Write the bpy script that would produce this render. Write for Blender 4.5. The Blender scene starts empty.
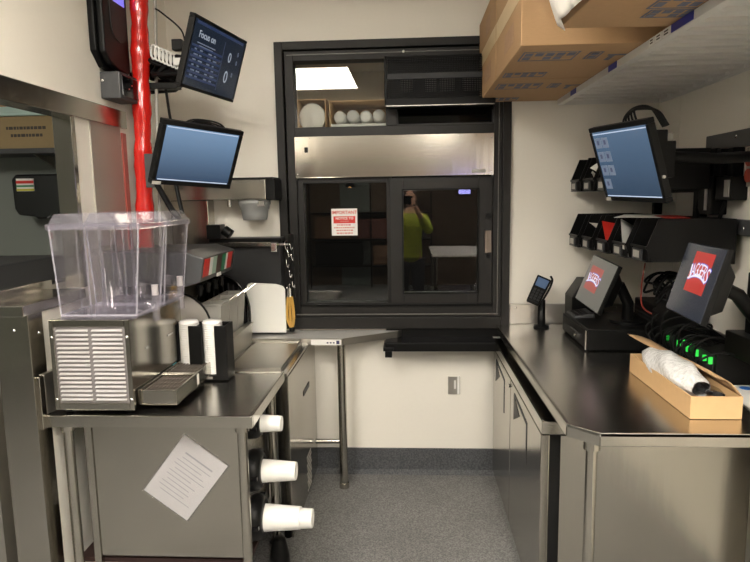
import bpy, bmesh, math, random
from mathutils import Vector, Matrix, Euler
random.seed(7)
sc = bpy.context.scene
COL = sc.collection
PI = math.pi
R = math.radians

# ------------------------------------------------------------------ camera
CAM = bpy.data.cameras.new('camera'); cam = bpy.data.objects.new('camera', CAM); COL.objects.link(cam)
CAM.sensor_fit = 'HORIZONTAL'; CAM.sensor_width = 36.0; CAM.lens = 610.0/750.0*36.0
CAM.clip_start = 0.01
cam.matrix_world = Matrix(((0.99826407, 0.00789799, 0.05836504, 0),
                           (0.05674906, 0.13619773, -0.98905496, 0),
                           (-0.01576073, 0.99065019, 0.1355131, 1.7),
                           (0, 0, 0, 1)))
sc.camera = cam

# ------------------------------------------------------------------ world, lights, exposure
W = bpy.data.worlds.new('night'); sc.world = W; W.use_nodes = True
W.node_tree.nodes['Background'].inputs[0].default_value = (0.01, 0.009, 0.008, 1)
W.node_tree.nodes['Background'].inputs[1].default_value = 0.3
sc.view_settings.view_transform = 'Standard'; sc.view_settings.look = 'None'
sc.view_settings.gamma = 1.0; sc.view_settings.use_curve_mapping = False
sc.view_settings.exposure = 0.47
sc.cycles.transparent_max_bounces = 32
LAMP_COL = (1.0, 0.935, 0.835)
PANEL_E = 26.0
CEIL = 3.0

# ------------------------------------------------------------------ materials
MATS = {}
def nodes(m):
    m.use_nodes = True
    return m.node_tree.nodes, m.node_tree.links
def mat(name, col=(.5,.5,.5), rough=.5, metal=0., bump=0., scale=40., vary=0., stretch=None, spec=.5, emit=None, es=0., coat=0., trans=0., alpha=1., rvary=0.):
    if name in MATS: return MATS[name]
    m = bpy.data.materials.new(name); n, l = nodes(m)
    b = n['Principled BSDF']
    b.inputs['Base Color'].default_value = (*col, 1); b.inputs['Roughness'].default_value = rough
    b.inputs['Metallic'].default_value = metal; b.inputs['Specular IOR Level'].default_value = spec
    b.inputs['Coat Weight'].default_value = coat; b.inputs['Transmission Weight'].default_value = trans
    b.inputs['Alpha'].default_value = alpha
    if emit: b.inputs['Emission Color'].default_value = (*emit, 1); b.inputs['Emission Strength'].default_value = es
    if bump or vary or rvary:
        tc = n.new('ShaderNodeTexCoord'); mp = n.new('ShaderNodeMapping'); l.new(tc.outputs['Object'], mp.inputs[0])
        if stretch: mp.inputs['Scale'].default_value = stretch
        no = n.new('ShaderNodeTexNoise'); no.inputs['Scale'].default_value = scale; no.inputs['Detail'].default_value = 4
        l.new(mp.outputs[0], no.inputs['Vector'])
        if bump:
            bp = n.new('ShaderNodeBump'); bp.inputs['Strength'].default_value = bump; bp.inputs['Distance'].default_value = .01
            l.new(no.outputs['Fac'], bp.inputs['Height']); l.new(bp.outputs[0], b.inputs['Normal'])
        if vary:
            mx = n.new('ShaderNodeMix'); mx.data_type = 'RGBA'
            mx.inputs['A'].default_value = (*[c*(1-vary) for c in col], 1); mx.inputs['B'].default_value = (*[min(1, c*(1+vary)) for c in col], 1)
            l.new(no.outputs['Fac'], mx.inputs['Factor']); l.new(mx.outputs['Result'], b.inputs['Base Color'])
        if rvary:
            mr = n.new('ShaderNodeMapRange'); mr.inputs['To Min'].default_value = max(0.02, rough-rvary); mr.inputs['To Max'].default_value = rough+rvary
            mr.inputs['From Min'].default_value = .3; mr.inputs['From Max'].default_value = .7
            l.new(no.outputs['Fac'], mr.inputs['Value']); l.new(mr.outputs[0], b.inputs['Roughness'])
    MATS[name] = m; return m
STEEL_H = mat('steel_brushed_sideways', (.46,.44,.395), .20, 1., bump=.12, scale=1.6, stretch=(1,1,4))
STEEL_V = mat('steel_brushed_upright', (.42,.40,.355), .19, 1., bump=.16, scale=1.6, stretch=(4,4,.25))
STEEL_TOP = mat('steel_worktop', (.54,.52,.49), .24, 1., bump=.05, scale=1.5)
STEEL_D = mat('steel_dull', (.48,.46,.42), .38, 1., scale=4, rvary=.04)
STEEL_P = mat('steel_polished', (.64,.60,.53), .16, 1., bump=.10, scale=2.2, stretch=(4,4,.15))
CHROME = mat('chrome', (.75,.75,.74), .12, 1.)
LOUVRE = mat('louvre_bright_metal', (.66,.645,.64), .42, .6)
WALLP = mat('cream_wall_panel', (.83,.795,.72), .42, bump=.02, scale=60, vary=.015)
WALLG = mat('grey_green_wall', (.20,.22,.20), .55, bump=.03, scale=40, vary=.03)
CEILM = mat('ceiling_tile', (.72,.70,.66), .85, bump=.2, scale=120, vary=.03)
BRONZE = mat('dark_bronze_metal', (.014,.0130,.0120), .45, 0., bump=.03, scale=60, spec=.3)
BLACKM = mat('black_metal', (.003,.003,.003), .45, 0., spec=.18)
BLACK = mat('black_plastic', (.005,.005,.005), .40, bump=.03, scale=150, spec=.20)
BLACKG = mat('black_gloss', (.008,.008,.009), .12)
CHAR = mat('charcoal_plastic', (.028,.029,.031), .5, bump=.05, scale=120, spec=.3)
DGREY = mat('dark_grey_plastic', (.055,.057,.06), .5, bump=.05, scale=120)
GREY = mat('grey_plastic', (.35,.34,.31), .45, bump=.03, scale=80)
RUBBER = mat('black_rubber', (.006,.006,.006), .6, spec=.2)
CARD = mat('cardboard', (.43,.27,.14), .8, bump=.08, scale=50, vary=.07, stretch=(1,1,6))
CARDE = mat('cardboard_pale', (.62,.40,.20), .8, bump=.08, scale=50, vary=.05)
TAPE = mat('kraft_tape', (.62,.47,.26), .35, vary=.05, scale=20)
INK = mat('blue_grey_ink', (.13,.15,.21), .7, vary=.25, scale=60)
INKD = mat('dark_ink', (.07,.06,.05), .7)
BLUE = mat('blue_label', (.02,.03,.30), .4)
PAPER = mat('white_paper', (.80,.79,.76), .6, bump=.05, scale=20)
PLASW = mat('white_plastic', (.82,.81,.78), .35)
PCUP = mat('cup_foam_white', (.74,.73,.70), .5)
REDW = mat('red_plastic_film', (.62,.015,.010), .16, bump=.7, scale=22, stretch=(1,1,.35), vary=.2, coat=.6)
RED = mat('red_label', (.62,.03,.02), .4)
REDT = mat('red_tape', (.42,.10,.08), .4, vary=.2, scale=30)
GREENL = mat('green_label', (.02,.22,.10), .4)
BROWNL = mat('brown_label', (.10,.05,.04), .4)
BAG = mat('white_plastic_bag', (.86,.83,.78), .3, bump=.35, scale=18)
BUBBLE = mat('bubble_wrap', (.80,.80,.80), .2, bump=1.0, scale=60, vary=.22, spec=.8)
CYAN = mat('pale_cyan_tray', (.50,.66,.62), .35)
ORANGE = mat('orange_plastic', (.65,.20,.04), .5)
WOOD = mat('whisk_handle_amber', (.70,.42,.10), .3)
SKINM = mat('skin', (.50,.28,.19), .5)
HAIR = mat('dark_hair', (.02,.014,.01), .6, bump=.3, scale=80)
HIVIS = mat('yellow_green_cloth', (.34,.40,.03), .8, bump=.15, scale=60, vary=.05)
PANTS = mat('dark_trousers', (.02,.022,.03), .8)
def m_clear(name, tint, fac, rough, haze=0., blend=.12, tomax=.9):
    m = bpy.data.materials.new(name); n, l = nodes(m); n.clear()
    o = n.new('ShaderNodeOutputMaterial'); t = n.new('ShaderNodeBsdfTransparent'); g = n.new('ShaderNodeBsdfGlossy')
    t.inputs[0].default_value = (*tint, 1); g.inputs['Roughness'].default_value = rough
    lw = n.new('ShaderNodeLayerWeight'); lw.inputs[0].default_value = blend
    mr = n.new('ShaderNodeMapRange'); mr.inputs['To Min'].default_value = fac; mr.inputs['To Max'].default_value = tomax
    l.new(lw.outputs['Fresnel'], mr.inputs['Value'])
    mx = n.new('ShaderNodeMixShader'); l.new(mr.outputs[0], mx.inputs[0]); l.new(t.outputs[0], mx.inputs[1]); l.new(g.outputs[0], mx.inputs[2])
    last = mx
    if haze:
        d = n.new('ShaderNodeBsdfDiffuse'); d.inputs[0].default_value = (.8,.78,.86,1)
        m2 = n.new('ShaderNodeMixShader'); m2.inputs[0].default_value = haze
        l.new(mx.outputs[0], m2.inputs[1]); l.new(d.outputs[0], m2.inputs[2]); last = m2
    l.new(last.outputs[0], o.inputs[0]); MATS[name] = m; return m
GLASS = m_clear('window_glass', (.96,.97,.96), .035, .0, 0., .22)
GLASSD = m_clear('dark_window_glass', (.25,.26,.25), .02, .02)
CLEAR = m_clear('clear_plastic', (.985,.98,.99), .03, .03, .008, .15, .5)
CLEARL = m_clear('clear_plastic_lid', (.96,.95,.98), .07, .06, .06, .15, .6)
CLEARE = m_clear('clear_plastic_edge', (.90,.89,.94), .14, .05, .22, .15, .8)
def m_floor(name, base, speck, scale):
    m = bpy.data.materials.new(name); n, l = nodes(m); b = n['Principled BSDF']; b.inputs['Roughness'].default_value = .62
    tc = n.new('ShaderNodeTexCoord'); no = n.new('ShaderNodeTexNoise'); no.inputs['Scale'].default_value = scale; no.inputs['Detail'].default_value = 3
    l.new(tc.outputs['Object'], no.inputs['Vector'])
    no2 = n.new('ShaderNodeTexNoise'); no2.inputs['Scale'].default_value = 3; l.new(tc.outputs['Object'], no2.inputs['Vector'])
    cr = n.new('ShaderNodeValToRGB'); cr.color_ramp.elements[0].position = .38; cr.color_ramp.elements[1].position = .64
    cr.color_ramp.elements[0].color = (*base, 1); cr.color_ramp.elements[1].color = (*speck, 1)
    l.new(no.outputs['Fac'], cr.inputs[0])
    mx = n.new('ShaderNodeMix'); mx.data_type = 'RGBA'; mx.blend_type = 'MULTIPLY'; mx.inputs['Factor'].default_value = .35
    l.new(cr.outputs[0], mx.inputs['A']); l.new(no2.outputs['Fac'], mx.inputs['B']); l.new(mx.outputs['Result'], b.inputs['Base Color'])
    bp = n.new('ShaderNodeBump'); bp.inputs['Strength'].default_value = .25; bp.inputs['Distance'].default_value = .004
    l.new(no.outputs['Fac'], bp.inputs['Height']); l.new(bp.outputs[0], b.inputs['Normal'])
    MATS[name] = m; return m
FLOOR = m_floor('speckled_grey_floor', (.14,.139,.138), (.30,.296,.29), 140)
COVE = m_floor('speckled_dark_cove', (.05,.054,.062), (.12,.124,.132), 120)
def m_screen(name, c1, c2, strength, axis='Z'):
    m = bpy.data.materials.new(name); n, l = nodes(m); b = n['Principled BSDF']
    b.inputs['Base Color'].default_value = (.01,.01,.012,1); b.inputs['Roughness'].default_value = .18
    tc = n.new('ShaderNodeTexCoord'); s = n.new('ShaderNodeSeparateXYZ'); l.new(tc.outputs['Generated'], s.inputs[0])
    cr = n.new('ShaderNodeValToRGB'); cr.color_ramp.elements[0].color = (*c1, 1); cr.color_ramp.elements[1].color = (*c2, 1)
    l.new(s.outputs[axis], cr.inputs[0]); l.new(cr.outputs[0], b.inputs['Emission Color']); b.inputs['Emission Strength'].default_value = strength
    MATS[name] = m; return m
SCR_BLUE = m_screen('blue_screen_gradient', (.030,.055,.10), (.16,.26,.40), .80)
SCR_BLUE2 = m_screen('blue_screen_gradient_dim', (.030,.055,.095), (.085,.14,.22), .75)
SCR_DARK = mat('dark_screen', (.012,.015,.022), .16, emit=(.006,.010,.018), es=1.)
SCR_LINE = mat('screen_line_light', (.1,.1,.1), .3, emit=(.35,.42,.55), es=1.)
SCR_ROW = mat('screen_row_blue', (.02,.02,.03), .3, emit=(.012,.022,.055), es=1.)
SCR_TXT = mat('screen_text_grey', (.1,.1,.1), .3, emit=(.20,.23,.27), es=1.)
SCR_NAVY = mat('register_screen_glass', (.018,.021,.028), .14, emit=(.012,.014,.02), es=1.)
SCR_GREY = mat('register_screen_greyed', (.16,.16,.15), .3, emit=(.05,.05,.046), es=.7)
LOGO_RED = mat('logo_red', (.30,.02,.02), .3, emit=(.28,.02,.015), es=.6)
LOGO_RED2 = mat('logo_red_faded', (.30,.08,.07), .3, emit=(.20,.04,.035), es=.7)
LOGO_BLUE = mat('logo_blue', (.05,.05,.25), .3, emit=(.10,.10,.42), es=.8)
LOGO_WHITE = mat('logo_white', (.6,.6,.65), .3, emit=(.42,.41,.48), es=.8)
VIOLET = mat('violet_display', (.1,.1,.3), .3, emit=(.15,.14,.60), es=1.)
GREENE = mat('green_indicator', (.02,.3,.05), .3, emit=(.03,.60,.06), es=.8)
TVE = mat('television_picture', (.1,.1,.2), .3, emit=(.40,.38,1.), es=9.)
TROFFER = mat('troffer_diffuser', (.9,.9,.9), .5, emit=LAMP_COL, es=PANEL_E)
WARME = mat('warm_bulb', (.9,.6,.3), .5, emit=(1.,.45,.12), es=10.)

# ------------------------------------------------------------------ mesh helpers
class MB:
    def __init__(s): s.v = []; s.f = []; s.sm = []; s.p = []
    def add(s, vs, fs, smooth=False):
        o = len(s.v); s.v += [Vector(v) for v in vs]; s.f += [tuple(i+o for i in f) for f in fs]; s.sm += [smooth]*len(fs); return s
    def box(s, x0, x1, y0, y1, z0, z1, M=None):
        s.p.append((len(s.v), len(s.f)))
        vs = [Vector((x, y, z)) for x in (x0, x1) for y in (y0, y1) for z in (z0, z1)]
        if M: vs = [M @ v for v in vs]
        return s.add(vs, [(0,1,3,2), (4,6,7,5), (0,4,5,1), (2,3,7,6), (0,2,6,4), (1,5,7,3)])
    def hexa(s, b, t):          # bottom quad and top quad, same winding
        s.p.append((len(s.v), len(s.f)))
        return s.add(list(b)+list(t), [(3,2,1,0), (4,5,6,7), (0,1,5,4), (1,2,6,5), (2,3,7,6), (3,0,4,7)])
    def prism(s, pts, d):       # planar polygon (3D points) extruded by vector d
        s.p.append((len(s.v), len(s.f)))
        n = len(pts); d = Vector(d); p = [Vector(q) for q in pts]
        return s.add(p+[q+d for q in p], [tuple(range(n-1, -1, -1)), tuple(range(n, 2*n))]+[(i, (i+1) % n, n+(i+1) % n, n+i) for i in range(n)])
    def cyl(s, a, b, r0, r1=None, n=20, caps=True):
        s.p.append((len(s.v), len(s.f)))
        r1 = r0 if r1 is None else r1; a = Vector(a); b = Vector(b); d = (b-a).normalized()
        u = d.orthogonal().normalized(); w = d.cross(u); vs = []
        for c, r in ((a, r0), (b, r1)):
            vs += [c+(u*math.cos(2*PI*i/n)+w*math.sin(2*PI*i/n))*r for i in range(n)]
        s.add(vs, [(i, (i+1) % n, n+(i+1) % n, n+i) for i in range(n)], True)
        if caps: s.add(vs, [tuple(range(n-1, -1, -1)), tuple(range(n, 2*n))])
        return s
    def lathe(s, o, ax, prof, n=28, closed=False):   # prof = [(along, radius)]
        s.p.append((len(s.v), len(s.f)))
        o = Vector(o); d = Vector(ax).normalized(); u = d.orthogonal().normalized(); w = d.cross(u); vs = []
        for t, r in prof: vs += [o+d*t+(u*math.cos(2*PI*i/n)+w*math.sin(2*PI*i/n))*max(r, 1e-4) for i in range(n)]
        k = len(prof); rng = range(k if closed else k-1)
        return s.add(vs, [(j*n+i, j*n+(i+1) % n, ((j+1) % k)*n+(i+1) % n, ((j+1) % k)*n+i) for j in rng for i in range(n)], True)
    def tube(s, pts, r, n=8, rf=None):
        s.p.append((len(s.v), len(s.f)))
        P = [Vector(p) for p in pts]; vs = []; u = None
        for i, p in enumerate(P):
            d = (P[min(i+1, len(P)-1)]-P[max(i-1, 0)]).normalized()
            u = d.orthogonal().normalized() if u is None else (u-d*u.dot(d)).normalized()
            w = d.cross(u); rr = r if rf is None else rf(i/(len(P)-1))
            vs += [p+(u*math.cos(2*PI*k/n)+w*math.sin(2*PI*k/n))*rr for k in range(n)]
        m = len(P)
        s.add(vs, [(j*n+i, j*n+(i+1) % n, (j+1)*n+(i+1) % n, (j+1)*n+i) for j in range(m-1) for i in range(n)], True)
        return s.add(vs, [tuple(range(n-1, -1, -1)), tuple(range((m-1)*n, m*n))])
    def grid(s, fn, nu, nv, smooth=True):
        vs = [fn(i/nu, j/nv) for j in range(nv+1) for i in range(nu+1)]
        return s.add(vs, [(j*(nu+1)+i, j*(nu+1)+i+1, (j+1)*(nu+1)+i+1, (j+1)*(nu+1)+i) for j in range(nv) for i in range(nu)], smooth)
    def mesh(s, me, M):
        return s.add([M @ v.co for v in me.vertices], [tuple(p.vertices) for p in me.polygons])
    def pieces(s):
        out = []; e = s.p[1:]+[(len(s.v), len(s.f))]
        for (v0, f0), (v1, f1) in zip(s.p, e):
            m = MB(); m.v = s.v[v0:v1]; m.f = [tuple(i-v0 for i in f) for f in s.f[f0:f1]]; m.sm = s.sm[f0:f1]; out.append(m)
        return out
def spline(pts, k=6):
    P = [Vector(p) for p in pts]; P = [P[0]*2-P[1]]+P+[P[-1]*2-P[-2]]; out = []
    for i in range(1, len(P)-2):
        a, b, c, d = P[i-1:i+3]
        for j in range(k):
            t = j/k; out.append(.5*((2*b)+(c-a)*t+(2*a-5*b+4*c-d)*t*t+(-a+3*b-3*c+d)*t**3))
    return out+[P[-2]]
WM = {}
def parts(name, mb, m, parent, **k):      # every piece a part of its own
    for q in mb.pieces(): part(name, q, m, parent, **k)
def props(o, label=None, cat=None, group=None, kind=None):
    if label: o['label'] = label
    if cat: o['category'] = cat
    if group: o['group'] = group
    if kind: o['kind'] = kind
    return o
def thing(name, label, cat, loc=(0,0,0), rot=None, group=None, kind=None):
    o = bpy.data.objects.new(name, None); COL.objects.link(o); o.empty_display_size = .05
    M = Matrix.Translation(loc)
    if rot: M = M @ Euler([R(a) for a in rot], 'XYZ').to_matrix().to_4x4()
    o.matrix_basis = M; WM[o.name] = (M, rot is not None)
    return props(o, label, cat, group, kind)
def part(name, mb, m, parent=None, bev=0., label=None, kind=None, solid=0., sub=0):
    loc = Vector((0,0,0)); rotated = False
    if parent is not None:
        M, rotated = WM[parent.name]
        if not rotated: loc = M.translation
    else:
        xs = [v.x for v in mb.v]; ys = [v.y for v in mb.v]; zs = [v.z for v in mb.v]
        loc = Vector(((min(xs)+max(xs))/2, (min(ys)+max(ys))/2, min(zs)))
    me = bpy.data.meshes.new(name); me.from_pydata([tuple(v-loc) for v in mb.v], [], mb.f); me.validate()
    for p, sm in zip(me.polygons, mb.sm): p.use_smooth = sm
    bm = bmesh.new(); bm.from_mesh(me); bmesh.ops.recalc_face_normals(bm, faces=bm.faces); bm.to_mesh(me); bm.free()
    me.materials.append(m)
    o = bpy.data.objects.new(name, me); COL.objects.link(o)
    if parent is None:
        o.location = loc; WM[o.name] = (Matrix.Translation(loc), False)
    else:
        o.parent = parent; WM[o.name] = (WM[parent.name])
    if solid: md = o.modifiers.new('thickness', 'SOLIDIFY'); md.thickness = solid; md.offset = 0
    if bev: md = o.modifiers.new('bevel', 'BEVEL'); md.width = bev; md.segments = 2; md.limit_method = 'ANGLE'; md.angle_limit = R(40)
    if sub: md = o.modifiers.new('smooth', 'SUBSURF'); md.levels = sub; md.render_levels = sub
    if label: o['label'] = label
    if kind: o['kind'] = kind
    return o
def single(name, mb, m, label, cat, group=None, **k):
    return props(part(name, mb, m, None, **k), label, cat, group)
def struct(name, mb, m, parent=None, **k):
    o = part(name, mb, m, parent, **k)
    if parent is None: o['kind'] = 'structure'
    return o
def B(*a): return MB().box(*a)
def dup(root, loc, label=None):
    r = root.copy(); COL.objects.link(r); r.location = loc
    if label: r['label'] = label
    for ch in list(root.children):
        c = ch.copy(); COL.objects.link(c); c.parent = r
        for g in ch.children: d = g.copy(); COL.objects.link(d); d.parent = c
    return r
def text(s, size, ext=.0005, align='CENTER', bold=0.):
    c = bpy.data.curves.new('lettering', 'FONT'); c.body = s; c.size = size; c.extrude = ext; c.align_x = align; c.align_y = 'CENTER'; c.offset = bold
    o = bpy.data.objects.new('lettering', c); COL.objects.link(o)
    bpy.context.view_layer.update()
    me = bpy.data.meshes.new_from_object(o.evaluated_get(bpy.context.evaluated_depsgraph_get()))
    bpy.data.objects.remove(o); bpy.data.curves.remove(c); return me
FACE_S = Euler((R(90), 0, 0)).to_matrix().to_4x4()      # lettering lying in XY turned to face -Y
FACE_W = Euler((R(90), 0, R(-90))).to_matrix().to_4x4()  # faces -X
FACE_E = Euler((R(90), 0, R(90))).to_matrix().to_4x4()   # faces +X

# ================================================================== STRUCTURE
struct('floor', B(-4.2,3.0,-4.6,5.0,-.06,0), FLOOR)
struct('ceiling', B(-4.2,3.0,-4.6,5.0,CEIL,CEIL+.06), CEILM)
wb = MB().box(-1.52,-.74,3.617,3.75,0,CEIL).box(.55,1.5,3.617,3.75,0,CEIL).box(-.74,.55,3.617,3.75,0,.93).box(-.74,.55,3.617,3.75,2.56,CEIL)
struct('wall_back', wb, WALLP)
wl = MB().box(-1.465,-1.4,-1.2,2.518,2.10,CEIL).box(-1.465,-1.4,2.518,3.617,0,CEIL).box(-1.52,-1.4,2.13,2.518,0,1.29)
struct('wall_left', wl, WALLP)
struct('wall_right', B(1.4,1.5,-4.6,3.617,0,CEIL), WALLP)
struct('wall_rear', B(-4.2,3.0,-4.7,-4.6,0,CEIL), WALLP)
struct('wall_far_left', B(-4.3,-4.2,-4.6,5.0,0,CEIL), WALLG)
struct('wall_side_room', B(-4.2,-1.52,4.5,4.6,0,CEIL), WALLG)
struct('baseboard_back', MB().prism([(-1.4,3.617,0),(-1.4,3.575,0),(-1.4,3.60,.025),(-1.4,3.604,.157),(-1.4,3.617,.157)], (2.8,0,0)), COVE)
# thin panel joints
struct('trim_1', B(-.095,-.089,3.6145,3.617,.157,.82), WALLP)
struct('trim_2', B(1.055,1.061,3.6145,3.617,1.06,2.9), WALLP)
struct('trim_3', B(1.3975,1.4,3.33,3.336,1.07,2.9), WALLP)
# header, jamb and sill cladding of the pass-through
struct('trim_4', B(-1.475,-1.385,-1.2,3.0,2.052,2.135), STEEL_H, bev=.003)
struct('trim_5', MB().box(-1.470,-1.39,2.50,2.53,1.34,2.055), STEEL_V, bev=.002)
struct('trim_6', B(-1.4,-1.394,2.66,2.94,1.07,2.052), mat('satin_steel', (.50,.48,.43), .6, .8))
struct('trim_7', B(-1.4,-1.392,2.955,2.995,1.07,2.03), REDT)
sl = MB().box(-1.53,-1.385,2.07,2.50,1.295,1.335).box(-1.56,-1.53,2.07,2.50,1.295,1.375)
struct('trim_8', sl, STEEL_H, bev=.003)
ep = MB().box(-1.465,-1.396,2.10,2.135,0,1.30).box(-1.40,-1.390,2.10,2.19,0,1.30).box(-1.53,-1.465,2.115,2.135,0,1.30)
tr9 = struct('trim_9', ep, STEEL_V, bev=.002)
sc9 = MB()
for z in (1.24,): sc9.lathe((-1.445,2.10,z), (0,-1,0), [(0,.006),(.003,.005),(.0035,0)], 10)
sc9.lathe((-1.389,2.16,1.22), (1,0,0), [(0,.006),(.003,.005),(.0035,0)], 10)
parts('screw', sc9, CHROME, tr9)

# ------------------------------------------------------------------ window
w1 = thing('window_1', None, None, (-.095,3.6,.92), kind='structure')
fr = MB()
fr.box(-.769,-.722,3.580,3.64,.92,2.585).box(.532,.578,3.580,3.64,.92,2.585).box(-.722,.532,3.580,3.64,2.540,2.585).box(-.722,.532,3.580,3.64,.92,.99)
part('outer_frame', fr, BRONZE, w1, bev=.003)
fr = MB()
fr.box(-.715,-.665,3.60,3.70,.99,2.535).box(.482,.532,3.60,3.70,.99,2.535).box(-.665,.482,3.60,3.70,2.480,2.535)
fr.box(-.665,.482,3.60,3.70,2.052,2.110).box(-.665,.482,3.60,3.70,.99,1.055).box(-.135,-.070,3.60,3.70,2.11,2.48)
part('inner_frame', fr, BRONZE, w1, bev=.003)
part('frame_bead', MB().box(-.700,.515,3.592,3.60,2.512,2.516).box(-.69,.515,3.590,3.60,1.003,1.009).box(.508,.512,3.592,3.60,1.009,2.5), mat('grey_bead', (.16,.155,.145), .4, .3), w1)
part('transom_glass', B(-.665,-.135,3.645,3.649,2.11,2.48), GLASS, w1)
part('transom_glass', B(-.070,.482,3.645,3.649,2.11,2.48), GLASSD, w1, label='dark transom pane')
part('trim_bead', MB().box(-.07,.482,3.612,3.622,2.112,2.118).box(-.07,-.064,3.612,3.622,2.118,2.19).box(.472,.478,3.612,3.622,2.118,2.19), CHAR, w1)
hp = part('steel_header_panel', B(-.668,.482,3.588,3.600,1.820,2.056), STEEL_P, w1, bev=.002, label='shiny stainless header panel')
part('rocker_switch', B(-.61,-.59,3.582,3.588,1.965,1.995), BLACK, hp)
part('rating_label', B(.355,.435,3.5865,3.588,1.832,1.852), GREY, hp)
mb = MB()
for x, z in ((-.655,2.03),(-.655,1.84),(.468,2.03),(.468,1.84),(-.58,2.045),(.38,2.045)): mb.lathe((x,3.588,z), (0,-1,0), [(0,.005),(.002,.004),(.0025,0)], 8)
parts('screw', mb, CHROME, hp)
part('fixed_light_frame', MB().box(-.665,-.630,3.625,3.69,1.055,1.82).box(-.138,-.110,3.625,3.69,1.055,1.82).box(-.63,-.138,3.625,3.69,1.79,1.82).box(-.63,-.138,3.625,3.69,1.055,1.075), BRONZE, w1, bev=.002)
part('fixed_glass', B(-.63,-.138,3.66,3.664,1.075,1.79), GLASS, w1)
part('fixed_glass', B(-.63,-.138,3.682,3.686,1.075,1.79), GLASS, w1)
sash = MB().box(-.120,-.040,3.595,3.640,1.065,1.812).box(.395,.478,3.595,3.640,1.065,1.812).box(-.04,.395,3.595,3.640,1.738,1.812).box(-.04,.395,3.595,3.640,1.065,1.138)
ss = part('sliding_sash', sash, BRONZE, w1, bev=.003)
part('sash_glass', B(-.04,.395,3.616,3.620,1.138,1.738), GLASS, ss)
part('sash_bead', MB().box(-.048,-.04,3.589,3.597,1.13,1.746).box(.395,.403,3.589,3.597,1.13,1.746).box(-.04,.395,3.589,3.597,1.738,1.746).box(-.04,.395,3.589,3.597,1.13,1.138), BLACKM, ss)
part('pull_handle', MB().box(.432,.446,3.565,3.597,1.37,1.50).box(.446,.472,3.590,3.597,1.37,1.50), mat('brown_grey_metal', (.22,.18,.15), .35, .8), ss, bev=.002, label='steel pull handle')
part('lock', MB().cyl((.455,3.597,1.585),(.455,3.575,1.585),.016).cyl((.455,3.597,1.35),(.455,3.585,1.35),.012), BLACKM, ss)
part('track', B(-.66,.48,3.585,3.60,1.055,1.068), BLACKM, w1)

# added shallow cupboard behind the transom; its contents stand in for a reflection
cb = thing('added_cupboard', None, None, (-.4,3.9,2.05), kind='structure')
mb = MB().box(-.76,-.10,3.75,4.25,2.06,2.085).box(-.76,-.10,3.75,4.25,2.54,2.56).box(-.78,-.76,3.75,4.25,2.06,2.56).box(-.10,-.08,3.75,4.25,2.06,2.56).box(-.78,-.08,4.25,4.27,2.06,2.56)
part('shell', mb, mat('tan_board', (.42,.33,.22), .7, vary=.05), cb)

def open_carton(name, x0, x1, y0, y1, z0, z1, label, t=.006):
    c = thing(name, label, 'box', ((x0+x1)/2,(y0+y1)/2,z0))
    mb = MB().box(x0,x1,y1-t,y1,z0,z1).box(x0,x0+t,y0,y1-t,z0,z1).box(x1-t,x1,y0,y1-t,z0,z1).box(x0+t,x1-t,y0,y1-t,z0,z0+t).box(x0+t,x1-t,y0+.02,y1-t,z1-t,z1)
    part('body', mb, CARDE, c); return c
ca = open_carton('carton', -.672,-.498,3.73,4.1,2.087,2.292,'small open carton behind the transom glass, holding one bulky white sleeve')  # cartons and cups built as objects in place of a mirror image
sb = MB().grid(lambda u, v: Vector((-.587+(.078+.004*math.sin(9*v+2*u))*math.cos(2*PI*u)*(1 if abs(math.cos(2*PI*u))<.6 else .98), 3.765+.27*v, 2.185+(.084+.005*math.sin(13*v+5*u))*math.sin(2*PI*u))), 28, 8)
sb.grid(lambda u, v: Vector((-.587+.078*v*math.cos(2*PI*u), 3.765-.012*math.cos(v*PI/2), 2.185+.084*v*math.sin(2*PI*u))), 28, 5)
single('cup_sleeve', sb, BAG, 'bulky white wrapped sleeve of cups in the small open carton behind the transom glass', 'cup sleeve')
open_carton('carton', -.478,-.130,3.73,4.1,2.087,2.280,'wide open carton behind the transom glass, holding a row of four white cup stacks')
single('paper_liner', B(-.470,-.138,3.735,4.0,2.094,2.140), PAPER, 'white paper liner on the bottom of the wide open carton behind the transom glass', 'paper')
for i in range(4):
    x = -.421+.079*i
    mb = MB().lathe((x,3.76,2.184+.006*(i%2)), (0,1,0), [(0,.0),(.0,.026),(.004,.034),(.02,.035),(.021,.037),(.05,.037),(.051,.0385),(.30,.0385),(.30,0)], 24)
    single('cup_stack', mb, PCUP, ['leftmost','second from left','third from left','rightmost'][i]+' of four white cup stacks in the wide carton behind transom glass', 'cups', 'cup stacks behind the transom glass')

# air curtain
ac = thing('air_curtain', 'black perforated air curtain unit mounted across the upper right of the window', 'air curtain', (.165,3.6,2.20))
sec = [(3.598,2.21),(3.598,2.465),(3.47,2.465),(3.44,2.44),(3.44,2.235),(3.47,2.20)]
part('housing', MB().prism([(-.135,y,z) for y, z in sec], (.015,0,0)).prism([(.455,y,z) for y, z in sec], (.015,0,0)).box(-.12,.455,3.47,3.598,2.455,2.465).box(-.12,.455,3.585,3.598,2.21,2.455).box(-.12,.455,3.47,3.598,2.20,2.212), BLACKM, ac, bev=.003)
part('middle_band', B(-.12,.455,3.436,3.448,2.335,2.365), CHAR, ac)
part('bottom_lip', B(-.13,.465,3.432,3.475,2.190,2.235), BLACKM, ac, bev=.003)
part('bright_strip', B(-.125,.46,3.430,3.432,2.192,2.196), STEEL_D, ac)
def mesh_grille(x0, x1, z0, z1, y, nx, nz, t):
    mb = MB()
    for i in range(nx+1): x = x0+(x1-x0)*i/nx; mb.box(x-t/2, x+t/2, y-.002, y+.002, z0, z1)
    for j in range(nz+1): z = z0+(z1-z0)*j/nz; mb.box(x0, x1, y-.002, y+.002, z-t/2, z+t/2)
    return mb
part('grille', mesh_grille(-.12,.455,2.365,2.445,3.446,64,8,.0045), BLACKM, ac)
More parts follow.
